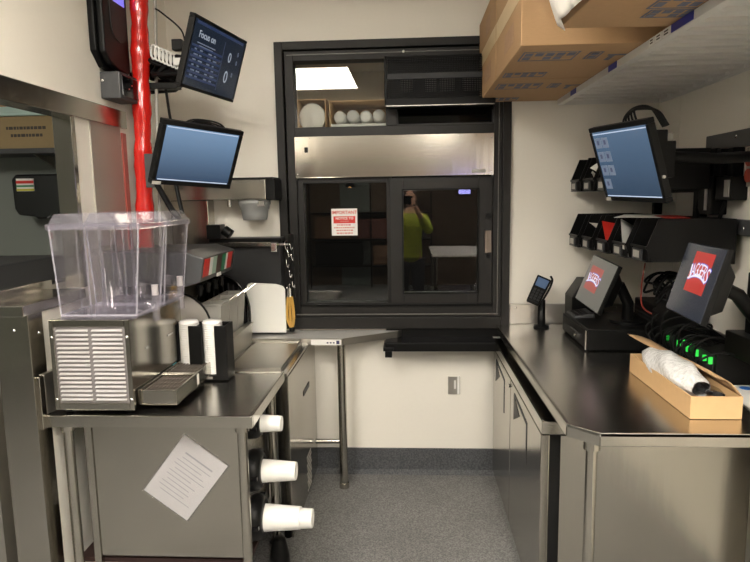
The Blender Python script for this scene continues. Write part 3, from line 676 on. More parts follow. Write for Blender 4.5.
def packet(x, y, z, s, m, label, rot):
    M = Matrix.Translation((x,y,z)) @ Euler([R(a) for a in rot]).to_matrix().to_4x4()
    mb = MB().grid(lambda u, v: M @ Vector(((u-.5)*s, (v-.5)*s*1.5, .012*math.sin(PI*u)*math.sin(PI*v)+.002)), 8, 8).grid(lambda u, v: M @ Vector(((u-.5)*s, (v-.5)*s*1.5, -.012*math.sin(PI*u)*math.sin(PI*v))), 8, 8)
    single('packet', mb, m, label, 'packet')
packet(1.00,3.10,1.50,.09,RED,'red packet sticking up in the third lower parts bin',(60,10,20))
packet(1.01,2.90,1.50,.10,PAPER,'pointed white packet in the fourth lower parts bin',(70,20,35))
packet(.99,3.28,1.53,.06,PAPER,'small white packet in the second lower parts bin',(20,10,30))
packet(1.00,3.28,1.83,.07,PAPER,'white packet in the second upper parts bin',(30,-30,20))
packet(.98,3.28,1.775,.07,PAPER,'folded white packet low in the second upper parts bin',(50,-10,70))
packet(1.00,3.09,1.80,.07,ORANGE,'orange packet in the third upper parts bin',(60,10,10))
single('loose_sheet', MB().box(-.12,.12,-.20,.20,0,.002, Matrix.Translation((1.12,2.98,1.592)) @ Euler((0,0,R(-25))).to_matrix().to_4x4()), PAPER, 'white paper lying across the top of the lower parts bins', 'paper')
single('red_leaflet', MB().box(-.05,.05,-.17,.17,0,.002, Matrix.Translation((1.16,2.80,1.594)) @ Euler((0,0,R(-15))).to_matrix().to_4x4()), RED, 'thin red leaflet lying on top of the lower parts bins', 'leaflet')

# wall rails and devices
ra = thing('equipment_rail', 'upper dark grey metal rail running along the right wall', 'rail', (1.385,2.2,1.89))
part('channel', B(1.368,1.399,1.3,2.965,1.885,1.955), DGREY, ra, bev=.003)
parts('screw', MB().lathe((1.368,2.70,1.93), (-1,0,0), [(0,.008),(.003,.006),(.004,0)], 10).lathe((1.368,2.45,1.93), (-1,0,0), [(0,.008),(.003,.006),(.004,0)], 10), CHROME, ra)
rb = thing('equipment_rail', 'lower dark grey metal rail on the right wall, above the right register screen', 'rail', (1.385,2.2,1.52))
part('channel', B(1.368,1.399,1.3,2.965,1.52,1.585), DGREY, rb, bev=.003)
parts('screw', MB().lathe((1.368,2.85,1.55), (-1,0,0), [(0,.008),(.003,.006),(.004,0)], 10).lathe((1.368,2.60,1.55), (-1,0,0), [(0,.008),(.003,.006),(.004,0)], 10), CHROME, rb)
pb = thing('power_adapter', 'black upright power adapter with a white label strip between the wall rails', 'power adapter', (1.36,2.87,1.6))
part('case', B(1.33,1.399,2.80,2.93,1.60,1.77), BLACK, pb, bev=.004)
part('label_strip', B(1.326,1.33,2.84,2.86,1.62,1.74), PLASW, pb)
cd2 = thing('power_adapter', 'black square adapter with a silver label beside the red wall outlet', 'power adapter', (1.36,2.66,1.66))
part('case', B(1.33,1.399,2.64,2.77,1.665,1.765), BLACK, cd2, bev=.004)
part('label_strip', B(1.326,1.33,2.65,2.69,1.68,1.75), GREY, cd2)
rw = thing('power_outlet', 'wall power outlet with red sockets between the two rails', 'outlet', (1.39,2.6,1.72))
part('plate', B(1.390,1.399,2.56,2.65,1.72,1.88), GREY, rw, bev=.002)
parts('socket', MB().cyl((1.39,2.605,1.83),(1.375,2.605,1.83),.028), mat('outlet_red', (.35,.06,.04), .5), rw)
parts('socket', MB().cyl((1.39,2.605,1.765),(1.375,2.605,1.765),.028), MATS['outlet_red'], rw)
single('wall_bracket', MB().box(1.34,1.399,2.76,2.80,1.77,1.885).box(1.35,1.399,2.68,2.72,1.765,1.885), BLACKM, 'black upright bracket hanging from the upper wall rail', 'bracket', bev=.003)
cable([(1.36,2.95,1.72),(1.33,2.93,1.62),(1.33,2.86,1.56),(1.33,2.74,1.57),(1.34,2.70,1.66)], .008, 'thick black cable drooping between the upper and lower wall rails')

# overhead shelf -------------------------------------------------------------
sh = thing('wall_shelf', 'white metal wall shelf with slatted underside and blue labels on its front rail', 'shelf', (1.1,2.2,2.2))
SHM = mat('white_shelf_metal', (.70,.69,.66), .4, vary=.06, scale=10)
part('front_rail', MB().box(.825,.833,  .9,3.56,2.195,2.2235).box(.833,.855,.9,3.56,2.195,2.201), SHM, sh)
part('rear_rail', MB().box(1.375,1.398,.9,3.56,2.195,2.245), SHM, sh)
mb = MB(); y = .92
while y < 3.50:
    mb.box(.833,1.375,y,y+.085,2.214,2.222).box(.833,1.375,y,y+.004,2.206,2.214); y += .105
part('slats', mb, SHM, sh)
part('end_bar', B(.833,1.375,3.552,3.56,2.195,2.24), SHM, sh)
mb = MB(); y = 1.0
while y < 3.4: mb.box(1.362,1.375,y,y+.012,2.201,2.213); y += .15
parts('clip', mb, PLASW, sh)
for (y0, y1) in ((3.17,3.27),(2.57,2.67),(1.905,2.055)):
    part('shelf_label', MB().box(.8225,.825,y0,y1,2.198,2.2225), BLUE, sh, label='blue shelf label')
for (y0, y1) in ((2.065,2.12),(2.13,2.18),(2.19,2.235)):
    o = part('shelf_ticket', B(.8225,.825,y0,y1,2.198,2.2225), PLASW, sh, label='white shelf ticket')
    mb = MB()
    for k in range(2): mb.box(.8215,.8225,y0+.012,y1-.012,2.203+.009*k,2.207+.009*k)
    part('print', mb, INKD, o)

def carton(label, x0, x1, y0, y1, z0, z1, prints, rz=0, tape=True):
    t = thing('cardboard_carton', label, 'box', ((x0+x1)/2,(y0+y1)/2,z0), (0,0,rz), group='cartons on the overhead shelf')
    cx, cy = (x0+x1)/2, (y0+y1)/2; hx, hy, H = (x1-x0)/2, (y1-y0)/2, z1-z0
    part('box', B(-hx,hx,-hy,hy,0,H), CARD, t, bev=.004)
    if tape:
        part('tape', MB().box(-hx-.001,-hx,-hy,hy,H*.40,H*.58), TAPE, t)
        part('side_print', MB().box(-hx-.001,-hx,-hy*.5,hy*.2,H*.12,H*.30).box(-hx-.001,-hx,-hy*.4,hy*.1,H*.66,H*.86), mat('faint_print', (.40,.25,.15), .8, vary=.2), t)
    mb = MB()
    for (a, b, c, d) in prints:
        n = max(1, int((b-a)/.035)); e = .006
        mb.box(a,b,c,c+e,-.001,0).box(a,b,d-e,d,-.001,0).box(a,a+e,c,d,-.001,0).box(b-e,b,c,d,-.001,0)
        for i in range(n):
            xa = a+e+(b-a-2*e)*(i+.15)/n; xb = a+e+(b-a-2*e)*(i+.88)/n
            mb.box(xa,xb,c+(d-c)*.14,c+(d-c)*.46,-.001,0)
            if i % 3 != 1: mb.box(xa,xb,c+(d-c)*.56,c+(d-c)*.86,-.001,0)
    part('bottom_print', mb, INK, t, label='blue-grey printing')
    return t
def pr_(w, d):   # printed blocks on the underside
    return [(-w/2+.03,-w/2+.24,-d/2+.10,-d/2+.25),(-w/2+.02,-w/2+.20,d/2-.15,d/2-.05),(-w/2+.28,-w/2+.33,-d/2+.12,-d/2+.24),(-w/2+.36,-w/2+.50,-d/2+.17,-d/2+.19),(-w/2+.37,-w/2+.39,-d/2+.19,-d/2+.27)]
carton('farthest cardboard carton on the overhead shelf, against the back wall', .395,1.30,2.925,3.595,2.225,2.645, pr_(.905,.67), 0)
carton('middle cardboard carton on the overhead shelf, with a tape band along its side', .397,1.30,2.285,2.918,2.225,2.645, pr_(.903,.63), 0)
carton('nearest cardboard carton on the overhead shelf, draped with a white plastic bag', .500,1.32,1.32,2.09,2.225,2.62, [(-.22,-.04,.06,.19),(-.20,-.02,.20,.28),(.02,.06,.10,.24),(.10,.26,.14,.17),(-.30,-.12,-.25,-.05)], 3, False)
def bagf(u, v):
    y = 1.60+.50*u; fall = .30*(.55+.45*math.sin(PI*u*1.0+.4))
    return Vector((.455-.012*math.sin(9*u+3*v)-.055*math.sin(PI*v*.9)-.01*math.sin(23*u)+.03*v, y+.02*math.sin(7*v)+.05*v*(1-u), 2.60-.395*v*(.955+.045*math.exp(-((u-.72)/.10)**2)-.20*max(0,u-.86)/.14)+.006*math.sin(31*u)*v))
single('plastic_bag', MB().grid(bagf, 30, 20), BAG, 'white plastic bag hanging over the side of the nearest overhead carton', 'bag', solid=.002)

# ================================================================== LEFT SIDE
# prep table
tb = thing('prep_table', 'stainless prep table on the left carrying the drink dispenser', 'table', (-1.0,2.45,0))
part('top', B(-1.395,-.600,2.155,2.735,.885,.898), STEEL_TOP, tb)
part('edge', MB().box(-1.397,-.592,2.143,2.158,.855,.903).box(-.606,-.592,2.158,2.74,.855,.903).box(-1.397,-.606,2.727,2.74,.855,.903), STEEL_H, tb, bev=.003)
part('backsplash', MB().box(-1.397,-1.380,2.15,2.74,.903,1.060), STEEL_D, tb, bev=.003)
part('splash_end', MB().box(-1.424,-1.397,2.13,2.14,.855,1.055).box(-1.395,-1.380,2.12,2.15,.855,1.058), STEEL_V, tb, bev=.002)
part('end_panel', MB().box(-1.262,-.668,2.24,2.252,.275,.855).box(-1.29,-1.262,2.232,2.26,.10,.855), STEEL_V, tb, bev=.002, label='stainless front panel')
part('side_panel', B(-.690,-.678,2.30,2.70,.30,.855), STEEL_V, tb)
part('lower_shelf', B(-1.37,-.66,2.26,2.70,.235,.255), mat('dark_red_brown', (.03,.012,.010), .6), tb)
for x, y in ((-.648,2.20),(-1.335,2.20),(-.648,2.69),(-1.335,2.69)):
    part('leg', MB().cyl((x,y,.04),(x,y,.84),.0195).cyl((x,y,.825),(x,y,.855),.027).lathe((x,y,0), (0,0,1), [(0,0),(0,.024),(.03,.024),(.045,.019)], 20), STEEL_V, tb)
M = Matrix.Translation((-.895,2.238,.612)) @ Euler((0,R(37.5),0)).to_matrix().to_4x4()
tp = thing('taped_notice', 'tilted white notice sheet in a clear sleeve taped to the left table panel', 'paper', (-.895,2.238,.42))
part('sheet', MB().box(-.105,.105,0,.001,-.145,.145, M), mat('sleeve_paper', (.50,.495,.48), .3, bump=.25, scale=14, vary=.06), tp)
part('sleeve', MB().box(-.112,.112,-.002,-.0012,-.150,.150, M), CLEAR, tp)
mb = MB().box(-.06,.07,-.0006,0,.085,.092, M)
for k in range(10):
    a = -.075 if k % 3 else -.06; mb.box(a,a+random.uniform(.09,.15),-.0006,0,.065-.018*k,.068-.018*k, M)
part('print', mb, mat('grey_print', (.30,.30,.31), .6), tp)

# cup dispensers on the side of the table
def cup_holder(z, r, label, y=2.35):
    t = thing('cup_dispenser', label, 'cup dispenser', (-.67,y,z-r), group='cup dispensers on the left table')
    part('collar', MB().lathe((-.677,y,z), (1,0,0), [(0,r*.9),(.0,r*1.55),(.022,r*1.72),(.052,r*1.62),(.064,r*1.35),(.068,r*1.04),(.03,r*.96),(.0,r*.9)], 36), BLACK, t)
    part('barrel', MB().lathe((-.677,y,z), (-1,0,0), [(-.01,r*1.0),(.0,r*1.04),(.3,r*1.04),(.3,0)], 28), BLACK, t)
    mb = MB()
    for a in (90,210,330): mb.box(-.012,.014,-.008,.008,r*1.25,r*1.75, Matrix.Translation((-.630,y,z)) @ Euler((R(a),0,0)).to_matrix().to_4x4())
    parts('clip', mb, BLACKG, t)
def cup(x1, z, r0, r1, L, label, y=2.35, band=False, group='paper cups in the dispensers'):
    t = thing('foam_cup', label, 'cup', (x1,y,z-r0), group=group)
    part('wall', MB().lathe((x1,y,z), (-1,0,0), [(.003,0),(.003,r1*.80),(0,r1*.86),(0,r1*.97),(.004,r1),(L,r0),(L+.004,r0*1.04),(L+.008,r0),(L,r0*.95)], 36), PCUP, t)
    if band:
        mb = MB()
        for a in range(0, 360, 45):
            mb.box(x1-L+.004,x1-L+.022,-.008,.008,r0*.965,r0*.99+.0012, Matrix.Translation((0,y,z)) @ Euler((R(a+15),0,0)).to_matrix().to_4x4())
        part('red_print', mb, mat('cup_red_print', (.55,.08,.10), .5), t)
cup_holder(.797,.037,'topmost black cup dispenser, small, under the left table edge')
cup_holder(.597,.050,'middle black cup dispenser on the side of the left table')
cup_holder(.392,.056,'lowest black cup dispenser on the side of the left table')
cup(-.527,.797,.037,.031,.115,'small white cup with red print in the topmost dispenser', band=True)
cup(-.474,.594,.048,.037,.15,'white cup sticking out of the middle dispenser')
cup(-.412,.388,.048,.039,.20,'innermost white cup, protruding farthest from the lowest dispenser')
cup(-.462,.389,.056,.046,.16,'outer white cup nested over another in the lowest dispenser')

# drink dispenser
dd = thing('drink_dispenser', 'two-bowl refrigerated drink dispenser with louvred steel side on the left table', 'drink dispenser', (-1.2,2.42,.9))
part('body', MB().box(-1.345,-1.050,2.175,2.690,.925,1.262), STEEL_V, dd, bev=.003)
part('louvre_frame', MB().box(-1.352,-1.335,2.160,2.176,.918,1.266).box(-1.062,-1.044,2.160,2.176,.918,1.266).box(-1.335,-1.062,2.160,2.176,1.240,1.266).box(-1.335,-1.062,2.160,2.176,.918,.945), STEEL_H, dd, bev=.002)
mb = MB()
for k in range(17):
    z = .955+.0166*k
    for a, b in ((-1.326,-1.206),(-1.190,-1.074)):
        mb.prism([(a,2.176,z+.012),(a,2.158,z+.003),(a,2.160,z),(a,2.176,z+.002)], (b-a,0,0))
part('louvres', mb, LOUVRE, dd)
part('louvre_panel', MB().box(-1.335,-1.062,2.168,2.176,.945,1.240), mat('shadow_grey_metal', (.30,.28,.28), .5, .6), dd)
mb = MB()
for x, z in ((-1.343,1.20),(-1.343,.96),(-1.053,1.20),(-1.053,.96)): mb.lathe((x,2.16,z), (0,-1,0), [(0,.006),(.003,.005),(.0035,0)], 8)
parts('screw', mb, CHROME, dd)
for x, y in ((-1.32,2.2),(-1.08,2.2),(-1.32,2.66),(-1.08,2.66)): parts('foot', MB().cyl((x,y,.903),(x,y,.926),.014), RUBBER, dd)
part('front_label', MB().box(-1.050,-1.0485,2.56,2.60,.965,.985), mat('cyan_label', (.05,.35,.45), .4), dd)
part('front_mark', MB().box(-1.050,-1.048,2.30,2.36,1.12,1.128).box(-1.050,-1.048,2.52,2.58,1.12,1.128), CHROME, dd)
for (y0, y1) in ((2.20,2.42),(2.43,2.65)):
    tr = part('drip_tray', MB().box(-1.045,-.895,y0,y1,.925,.932).box(-.902,-.895,y0,y1,.932,.985).box(-1.045,-.902,y0,y0+.007,.932,.985).box(-1.045,-.902,y1-.007,y1,.932,.985).box(-1.045,-1.038,y0+.007,y1-.007,.932,.985), STEEL_H, dd, bev=.002)
    mb = MB()
    for k in range(9): x = -1.03+.0145*k; mb.box(x,x+.006,y0+.01,y1-.01,.972,.978)
    for k in range(4): y = y0+.03+.05*k; mb.box(-1.035,-.905,y,y+.005,.971,.977)
    part('drip_grid', mb, mat('brown_grey_grid', (.12,.10,.085), .5), tr)
part('tray_label', B(-.895,-.8935,2.425,2.445,.935,.978), PLASW, dd)
for n_, (y0, y1) in enumerate(((2.190,2.430),(2.450,2.690))):
    t_ = .004
    def shell(ix, z0, z1):
        b = [(-1.322+ix,y0+.012+ix,z0),(-1.030-ix,y0+.012+ix,z0),(-1.030-ix,y1-.012-ix,z0),(-1.322+ix,y1-.012-ix,z0)]
        t2 = [(-1.336+ix,y0+ix,z1),(-.995-ix,y0+ix,z1),(-.995-ix,y1-ix,z1),(-1.336+ix,y1-ix,z1)]
        return b, t2
    b, t2 = shell(0, 1.275, 1.615); bi, ti = shell(t_, 1.280, 1.615)
    vs = b+t2+bi+ti
    fs = [(0,3,2,1),(8,9,10,11)]
    for i in range(4):
        j = (i+1) % 4; fs += [(i,j,4+j,4+i),(8+i,12+i,12+j,8+j),(4+i,4+j,12+j,12+i)]
    bo = part('bowl', MB().add(vs, fs), CLEAR, dd)
    eb = MB()
    for i in range(4): eb.tube([b[i], t2[i]], .0035, 8).tube([b[i], b[(i+1) % 4]], .004, 8)
    part('bowl_edge', eb, CLEARE, bo)
    part('bowl_rib', MB().box(-1.16,-1.155,y0+.02,y0+.035,1.28,1.60).box(-1.24,-1.236,y0+.008,y0+.012,1.28,1.61).box(-1.07,-1.066,y0+.02,y0+.03,1.28,1.60), CLEARL, bo)
    part('impeller_tower', MB().lathe((-1.17,(y0+y1)/2,1.28), (0,0,1), [(0,.05),(.01,.052),(.02,.04),(.22,.034),(.23,.0)], 24), CLEAR, bo)
    l_ = part('lid', MB().box(-1.346,-1.336,y0-.008,y1+.006,1.598,1.620).box(-.990,-.980,y0-.008,y1+.006,1.598,1.620).box(-1.336,-.990,y0-.008,y0+.002,1.598,1.620).box(-1.336,-.990,y1-.004,y1+.006,1.598,1.620).hexa([(-1.339,y0,1.620),(-.988,y0,1.620),(-.988,y1,1.620),(-1.339,y1,1.620)], [(-1.322,y0+.015,1.658),(-1.010,y0+.015,1.658),(-1.010,y1-.015,1.658),(-1.322,y1-.015,1.658)]), CLEARL, dd, bev=.003)
    ym = (y0+y1)/2
    fa = part('faucet', MB().cyl((-1.035,ym,1.300),(-1.012,ym,1.290),.016).cyl((-1.000,ym,1.335),(-1.000,ym,1.235),.014), CLEARL, dd)
    part('faucet_cap', MB().cyl((-1.000,ym,1.335),(-1.000,ym,1.375),.013), mat('grey_lilac_plastic', (.40,.37,.38), .4), fa)
    part('bowl_base', B(-1.325,-1.03,y0+.01,y1-.01,1.263,1.276), CLEARL, dd)

# lid holder
lh = thing('lid_holder', 'black two-slot holder of white cup lids on the left table', 'lid holder', (-.94,2.64,.9))
HX = 1.150
part('housing', MB().box(-.985,-.925,2.590,2.600,.925,HX).box(-.868,-.815,2.590,2.600,.925,HX).box(-.823,-.815,2.600,2.700,.925,HX).box(-1.050,-.823,2.692,2.700,.925,HX).box(-1.050,-1.046,2.620,2.692,.925,HX).box(-.950,-.946,2.60,2.69,.925,HX).box(-1.05,-.815,2.590,2.700,.903,.926), BLACK, lh, bev=.002)
part('label', B(-.925,-.885,2.588,2.590,.910,.920), GREY, lh)
for i, x in enumerate((-.999,-.892)):
    mb = MB(); pf = [(.0,0),(.0,.040)]; z = 0
    for k in range(23): pf += [(z,.043),(z+.006,.045),(z+.0095,.041)]; z += .0102
    pf += [(z+.004,.040),(z+.006,.0)]
    mb.lathe((x,2.645,.927), (0,0,1), pf, 28)
    single('lid_stack', mb, PLASW, ('left','right')[i]+' stack of white cup lids in the black two-slot holder', 'cup lids', 'lid stacks in the black holder')

# undercounter unit with lids
cu = thing('cold_prep_unit', 'stainless cold prep unit with flat lid, between the left table and the window', 'prep unit', (-1.0,3.2,0))
part('body', B(-1.34,-.590,2.83,3.58,.08,.862), STEEL_V, cu, bev=.003)
part('side_skin', B(-.590,-.584,2.77,3.58,.05,.864), STEEL_V, cu, bev=.002)
part('top', MB().box(-1.34,-.585,2.76,3.37,.868,.884), STEEL_TOP, cu, bev=.002)
part('front_lip', B(-.90,-.60,2.752,2.765,.850,.886), STEEL_H, cu)
lid = MB().box(-.885,-.622,2.80,3.36,.886,.892).box(-.885,-.622,2.80,2.81,.892,.902).box(-.632,-.622,2.81,3.36,.892,.902).box(-.885,-.632,3.35,3.36,.892,.902)
part('lid', lid, STEEL_D, cu, label='flat sliding lid')
part('handle', B(-.584,-.581,3.16,3.34,.640,.668), BLACK, cu)
mb = MB()
for j in range(9):
    for i in range(5): mb.box(-.584,-.5825,3.20+.028*i+(.014 if j % 2 else 0),3.218+.028*i+(.014 if j % 2 else 0),.07+.024*j,.082+.024*j)
part('vent_slots', mb, GREY, cu)
part('leg', MB().cyl((-.63,2.87,0),(-.63,2.87,.08),.02).cyl((-.63,3.30,0),(-.63,3.30,.08),.02), BLACKM, cu)
cable([(-.66,2.765,.80),(-.655,2.768,.55),(-.655,2.768,.30),(-.66,2.78,.08),(-.70,2.79,.012)], .012, 'corrugated drain hose hanging behind the cup dispensers', None, DGREY, 'hose', 'drain_hose')
single('floor_drain_cup', MB().lathe((-.62,2.62,0), (0,0,1), [(0,0),(0,.05),(.06,.045),(.13,.03),(.14,.025),(.14,0)], 20), BLACK, 'black plastic piece standing on the floor under the left table', 'drain')

# raised steel ledge with pans
lg = thing('steel_ledge', 'raised stainless tray ledge holding grey food pans by the left wall', 'ledge', (-1.1,3.1,.886))
part('tray', MB().box(-1.38,-.905,2.86,3.36,.886,.900).box(-.915,-.905,2.86,3.36,.900,1.000).box(-1.38,-.915,2.86,2.87,.900,1.000).box(-1.38,-.915,3.35,3.36,.900,1.000).box(-.93,-.895,2.85,3.37,1.000,1.010), STEEL_D, lg, bev=.002)
part('well', B(-1.37,-.94,2.88,3.34,.90,.93), BLACKM, lg)
def pan(x0, x1, y0, y1, z0, z1, label):
    i = .018
    vs = [(x0+i,y0+i,z0),(x1-i,y0+i,z0),(x1-i,y1-i,z0),(x0+i,y1-i,z0),(x0,y0,z1),(x1,y0,z1),(x1,y1,z1),(x0,y1,z1)]
    iv = [(x+(.004 if x < (x0+x1)/2 else -.004), y+(.004 if y < (y0+y1)/2 else -.004), z+(.004 if z == z0 else 0)) for x, y, z in vs]
    fs = [(0,3,2,1),(8,9,10,11)]
    for k in range(4):
        j = (k+1) % 4; fs += [(k,j,4+j,4+k),(8+k,12+k,12+j,8+j)]
    t = thing('food_pan', label, 'food pan', ((x0+x1)/2,(y0+y1)/2,z0), group='grey food pans on the ledge')
    part('tub', MB().add(vs+iv, fs), GREY, t)
    e = .008
    part('rim', MB().box(x0-e,x1+e,y0-e,y0+.004,z1-.004,z1+.003).box(x0-e,x1+e,y1-.004,y1+e,z1-.004,z1+.003).box(x0-e,x0+.004,y0+.004,y1-.004,z1-.004,z1+.003).box(x1-.004,x1+e,y0+.004,y1-.004,z1-.004,z1+.003), GREY, t, bev=.001)
pan(-1.03,-.930,2.90,3.04,.932,1.190,'nearest grey food pan on the ledge, right of the lid holder')
pan(-1.03,-.930,3.055,3.195,.932,1.190,'middle grey food pan on the ledge')
pan(-1.03,-.930,3.21,3.34,.932,1.190,'farthest grey food pan on the ledge, below the drink tower')
def spoon(a, b, label):
    a = Vector(a); b = Vector(b)
    t = thing('serving_spoon', label, 'spoon', a, group='serving spoons in the grey pans')
    part('handle', MB().tube([a, a.lerp(b,.6), b], .006, 8), CHROME, t)
    part('bowl', MB().lathe(a, (a-b), [(-.01,.006),(.01,.018),(.03,.022),(.045,.014),(.05,0)], 14), CHROME, t)
spoon((-.99,2.98,1.14),(-.885,3.06,1.225),'steel spoon resting in the nearest grey pan')
spoon((-.99,3.12,1.14),(-.87,3.19,1.235),'steel spoon resting in the middle grey pan')
spoon((-.99,3.27,1.14),(-.865,3.33,1.235),'steel spoon resting in the farthest grey pan')

M = Matrix.Translation((-1.135,2.78,.905)) @ Euler((R(-8),0,R(8))).to_matrix().to_4x4()
dk = MB(); ring = [(M @ Vector((.182*math.cos(2*PI*k/40), 0, .182+.182*math.sin(2*PI*k/40)))) for k in range(40)]
ring2 = [(M @ Vector((.175*math.cos(2*PI*k/40), -.006, .182+.175*math.sin(2*PI*k/40)))) for k in range(40)]
pl = thing('pan_cover', 'round dull steel lid leaning upright behind the black lid holder', 'pan cover', (-1.16,2.80,.9))
part('disc', dk.prism(ring2, (M.to_3x3() @ Vector((0,.003,0)))), STEEL_D, pl)
rr = MB().tube([(M @ Vector((.180*math.cos(2*PI*k/40), -.003, .184+.180*math.sin(2*PI*k/40)))) for k in range(41)], .005, 8)
part('rim', rr, BLACKM, pl)
# black round basket
bk = thing('round_basket', 'black round-topped ribbed tub propped behind the grey food pans', 'tub', (-1.02,3.40,.91))
def arch(r, y, n=24, z=1.06): return [(-1.08+r*math.cos(PI*k/n), y, z+r*1.35*math.sin(PI*k/n)) for k in range(n+1)]
a_, b_ = arch(.155,3.40), arch(.140,3.475)
mb = MB(); n = len(a_)
vs = a_+b_; mb.add(vs, [(k,k+1,n+k+1,n+k) for k in range(n-1)], True)
mb.add(b_+[(-.94,3.475,.91),(-1.22,3.475,.91)], [tuple(range(n+2))])
mb.add([(-.925,3.40,1.06),(-.925,3.40,.91),(-.94,3.475,.91),(-.94,3.475,1.06),(-1.235,3.40,1.06),(-1.235,3.40,.91),(-1.22,3.475,.91),(-1.22,3.475,1.06)], [(0,1,2,3),(4,5,6,7)])
part('shell', mb, BLACK, bk, solid=.005)
part('rim', MB().tube([(-1.235,3.395,.915)]+list(reversed(a_))+[(-.925,3.395,.915)], .008, 8), BLACKG, bk)
mb = MB()
for k in range(8): x = -1.185+.03*k; mb.box(x,x+.006,3.460,3.470,.92,1.05+.17*math.sqrt(max(0,1-((x+1.08)/.145)**2)))
part('ribs', mb, CHAR, bk)

# drink tower
dt = thing('drink_tower', 'grey beverage tower with red, white and green drink labels near the left wall', 'drink tower', (-1.2,3.1,.9))
part('head', MB().prism([(-1.36,2.70,1.31),(-1.36,2.70,1.470),(-1.03,2.70,1.470),(-.935,2.70,1.440),(-.955,2.70,1.330),(-1.02,2.70,1.31)], (0,.50,0)), DGREY, dt, bev=.006)
part('column', B(-1.378,-1.22,2.90,3.18,1.012,1.31), DGREY, dt, bev=.004)
part('column_foot', B(-1.378,-1.22,2.90,3.22,.932,1.012), DGREY, dt)
labs = [('red',RED,.075),('white',PLASW,.045),('pale_green',mat('pale_green_label',(.35,.50,.42),.4),.055),('brown',BROWNL,.075),('green',GREENL,.06),('white',PLASW,.03),('red',RED,.075)]
y = 2.72
def slant(z): return -.935-(1.440-z)/(.11)*.02
for nm, m, w in labs:
    part('flavour_label', MB().hexa([(slant(1.350)-.002,y,1.350),(slant(1.350)+.0025,y,1.350),(slant(1.350)+.0025,y+w,1.350),(slant(1.350)-.002,y+w,1.350)], [(slant(1.433)-.002,y,1.433),(slant(1.433)+.0025,y,1.433),(slant(1.433)+.0025,y+w,1.433),(slant(1.433)-.002,y+w,1.433)]), m, dt, label=nm.replace('_',' ')+' flavour label'); y += w+.003
part('price_tag', B(-.955,-.949,2.93,2.99,1.328,1.345), PLASW, dt)
mb = MB()
for k in range(4): mb.cyl((-1.0,2.82+.11*k,1.30),(-1.0,2.82+.11*k,1.25),.014,.010)
part('nozzles', mb, BLACK, dt)

# brewer
br = thing('tea_brewer', 'tall stainless brewer with overhanging head and grey stepped basket, in the back left corner', 'brewer', (-1.2,3.45,.9))
part('column', B(-1.385,-1.165,3.485,3.60,.90,1.70), STEEL_V, br, bev=.003)
part('head', B(-1.385,-.805,3.40,3.60,1.700,1.812), STEEL_H, br, bev=.003)
part('end_cap', B(-.805,-.752,3.41,3.60,1.695,1.815), BLACK, br, bev=.005)
part('top_trim', B(-1.38,-.76,3.395,3.60,1.812,1.822), BLACK, br)
mb = MB().lathe((-.895,3.50,1.698), (0,0,-1), [(0,0),(0,.092),(.025,.092),(.028,.086),(.052,.084),(.055,.078),(.085,.074),(.115,.068),(.118,0)], 32)
part('brew_basket', mb, mat('grey_blue_plastic', (.27,.28,.28), .45), br)
parts('valve', MB().box(-.86,-.82,3.42,3.43,1.66,1.69).cyl((-1.03,3.46,1.70),(-1.03,3.46,1.66),.012), CHROME, br)
part('side_bracket', MB().box(-.762,-.735,3.595,3.612,1.48,1.69), GREY, br)
single('small_machine', MB().box(-1.16,-1.08,3.42,3.52,1.48,1.56).cyl((-1.07,3.46,1.53),(-1.03,3.46,1.50),.03), BLACK, 'small black fitting beside the brewer column above the black cabinet', 'fitting', bev=.004)
bc = thing('black_cabinet', 'charcoal bulk container with steel-edged top against the back wall, behind the cutting board', 'container', (-.95,3.56,.91))
part('front', B(-1.155,-.755,3.50,3.60,.925,1.455), CHAR, bc, bev=.004)
part('top', B(-1.165,-.745,3.47,3.605,1.455,1.480), BLACK, bc, bev=.006)
part('front_bar', B(-1.125,-.80,3.455,3.470,1.432,1.456), STEEL_H, bc, bev=.002)
parts('latch', MB().box(-.80,-.765,3.45,3.50,1.40,1.452), CHROME, bc, bev=.003)
cbp = [(-.955,3.46,.925)]+[(-.955,3.46,1.19)]+[(-.955+.03*(1-math.cos(a)),3.46,1.19+.03*math.sin(a)) for a in (R(30),R(60),R(90))]+[(-.78,3.46,1.212)]+[(-.758+.03*math.sin(a)-.0,3.46,1.175+.03*math.cos(a)) for a in (0,R(40),R(80))]+[(-.728,3.46,.925)]
single('cutting_board', MB().prism(cbp, (0,.014,0)), mat('white_board_plastic', (.80,.80,.76), .4), 'white plastic cutting board standing against the charcoal container by the window', 'cutting board', bev=.003)
# hooks, keys, whisk
hk = thing('hook_strip', 'black hook strip cluttered with metal clips on the left edge of the window frame', 'hooks', (-.74,3.57,1.15))
part('strip', B(-.705,-.675,3.50,3.480,1.13,1.50), BLACK, hk, bev=.003)
mb = MB()
for x, z in ((-.72,1.46),(-.705,1.42),(-.69,1.46),(-.685,1.40),(-.715,1.36),(-.70,1.30),(-.685,1.24),(-.715,1.20)):
    mb.tube(spline([(x,3.500,z),(x-.004,3.485,z-.01),(x,3.480,z-.04),(x+.008,3.485,z-.055),(x+.012,3.480,z-.035)]), .0035, 6)
mb.box(-.765,-.69,3.480,3.486,1.436,1.446)
parts('clip', mb, CHROME, hk)
wk = thing('whisk', 'amber-handled utensil hanging head down beside the window frame', 'whisk', (-.705,3.485,.93))
part('ferrule', MB().cyl((-.705,3.480,1.185),(-.705,3.480,1.135),.014,.018), CHROME, wk)
mb = MB()
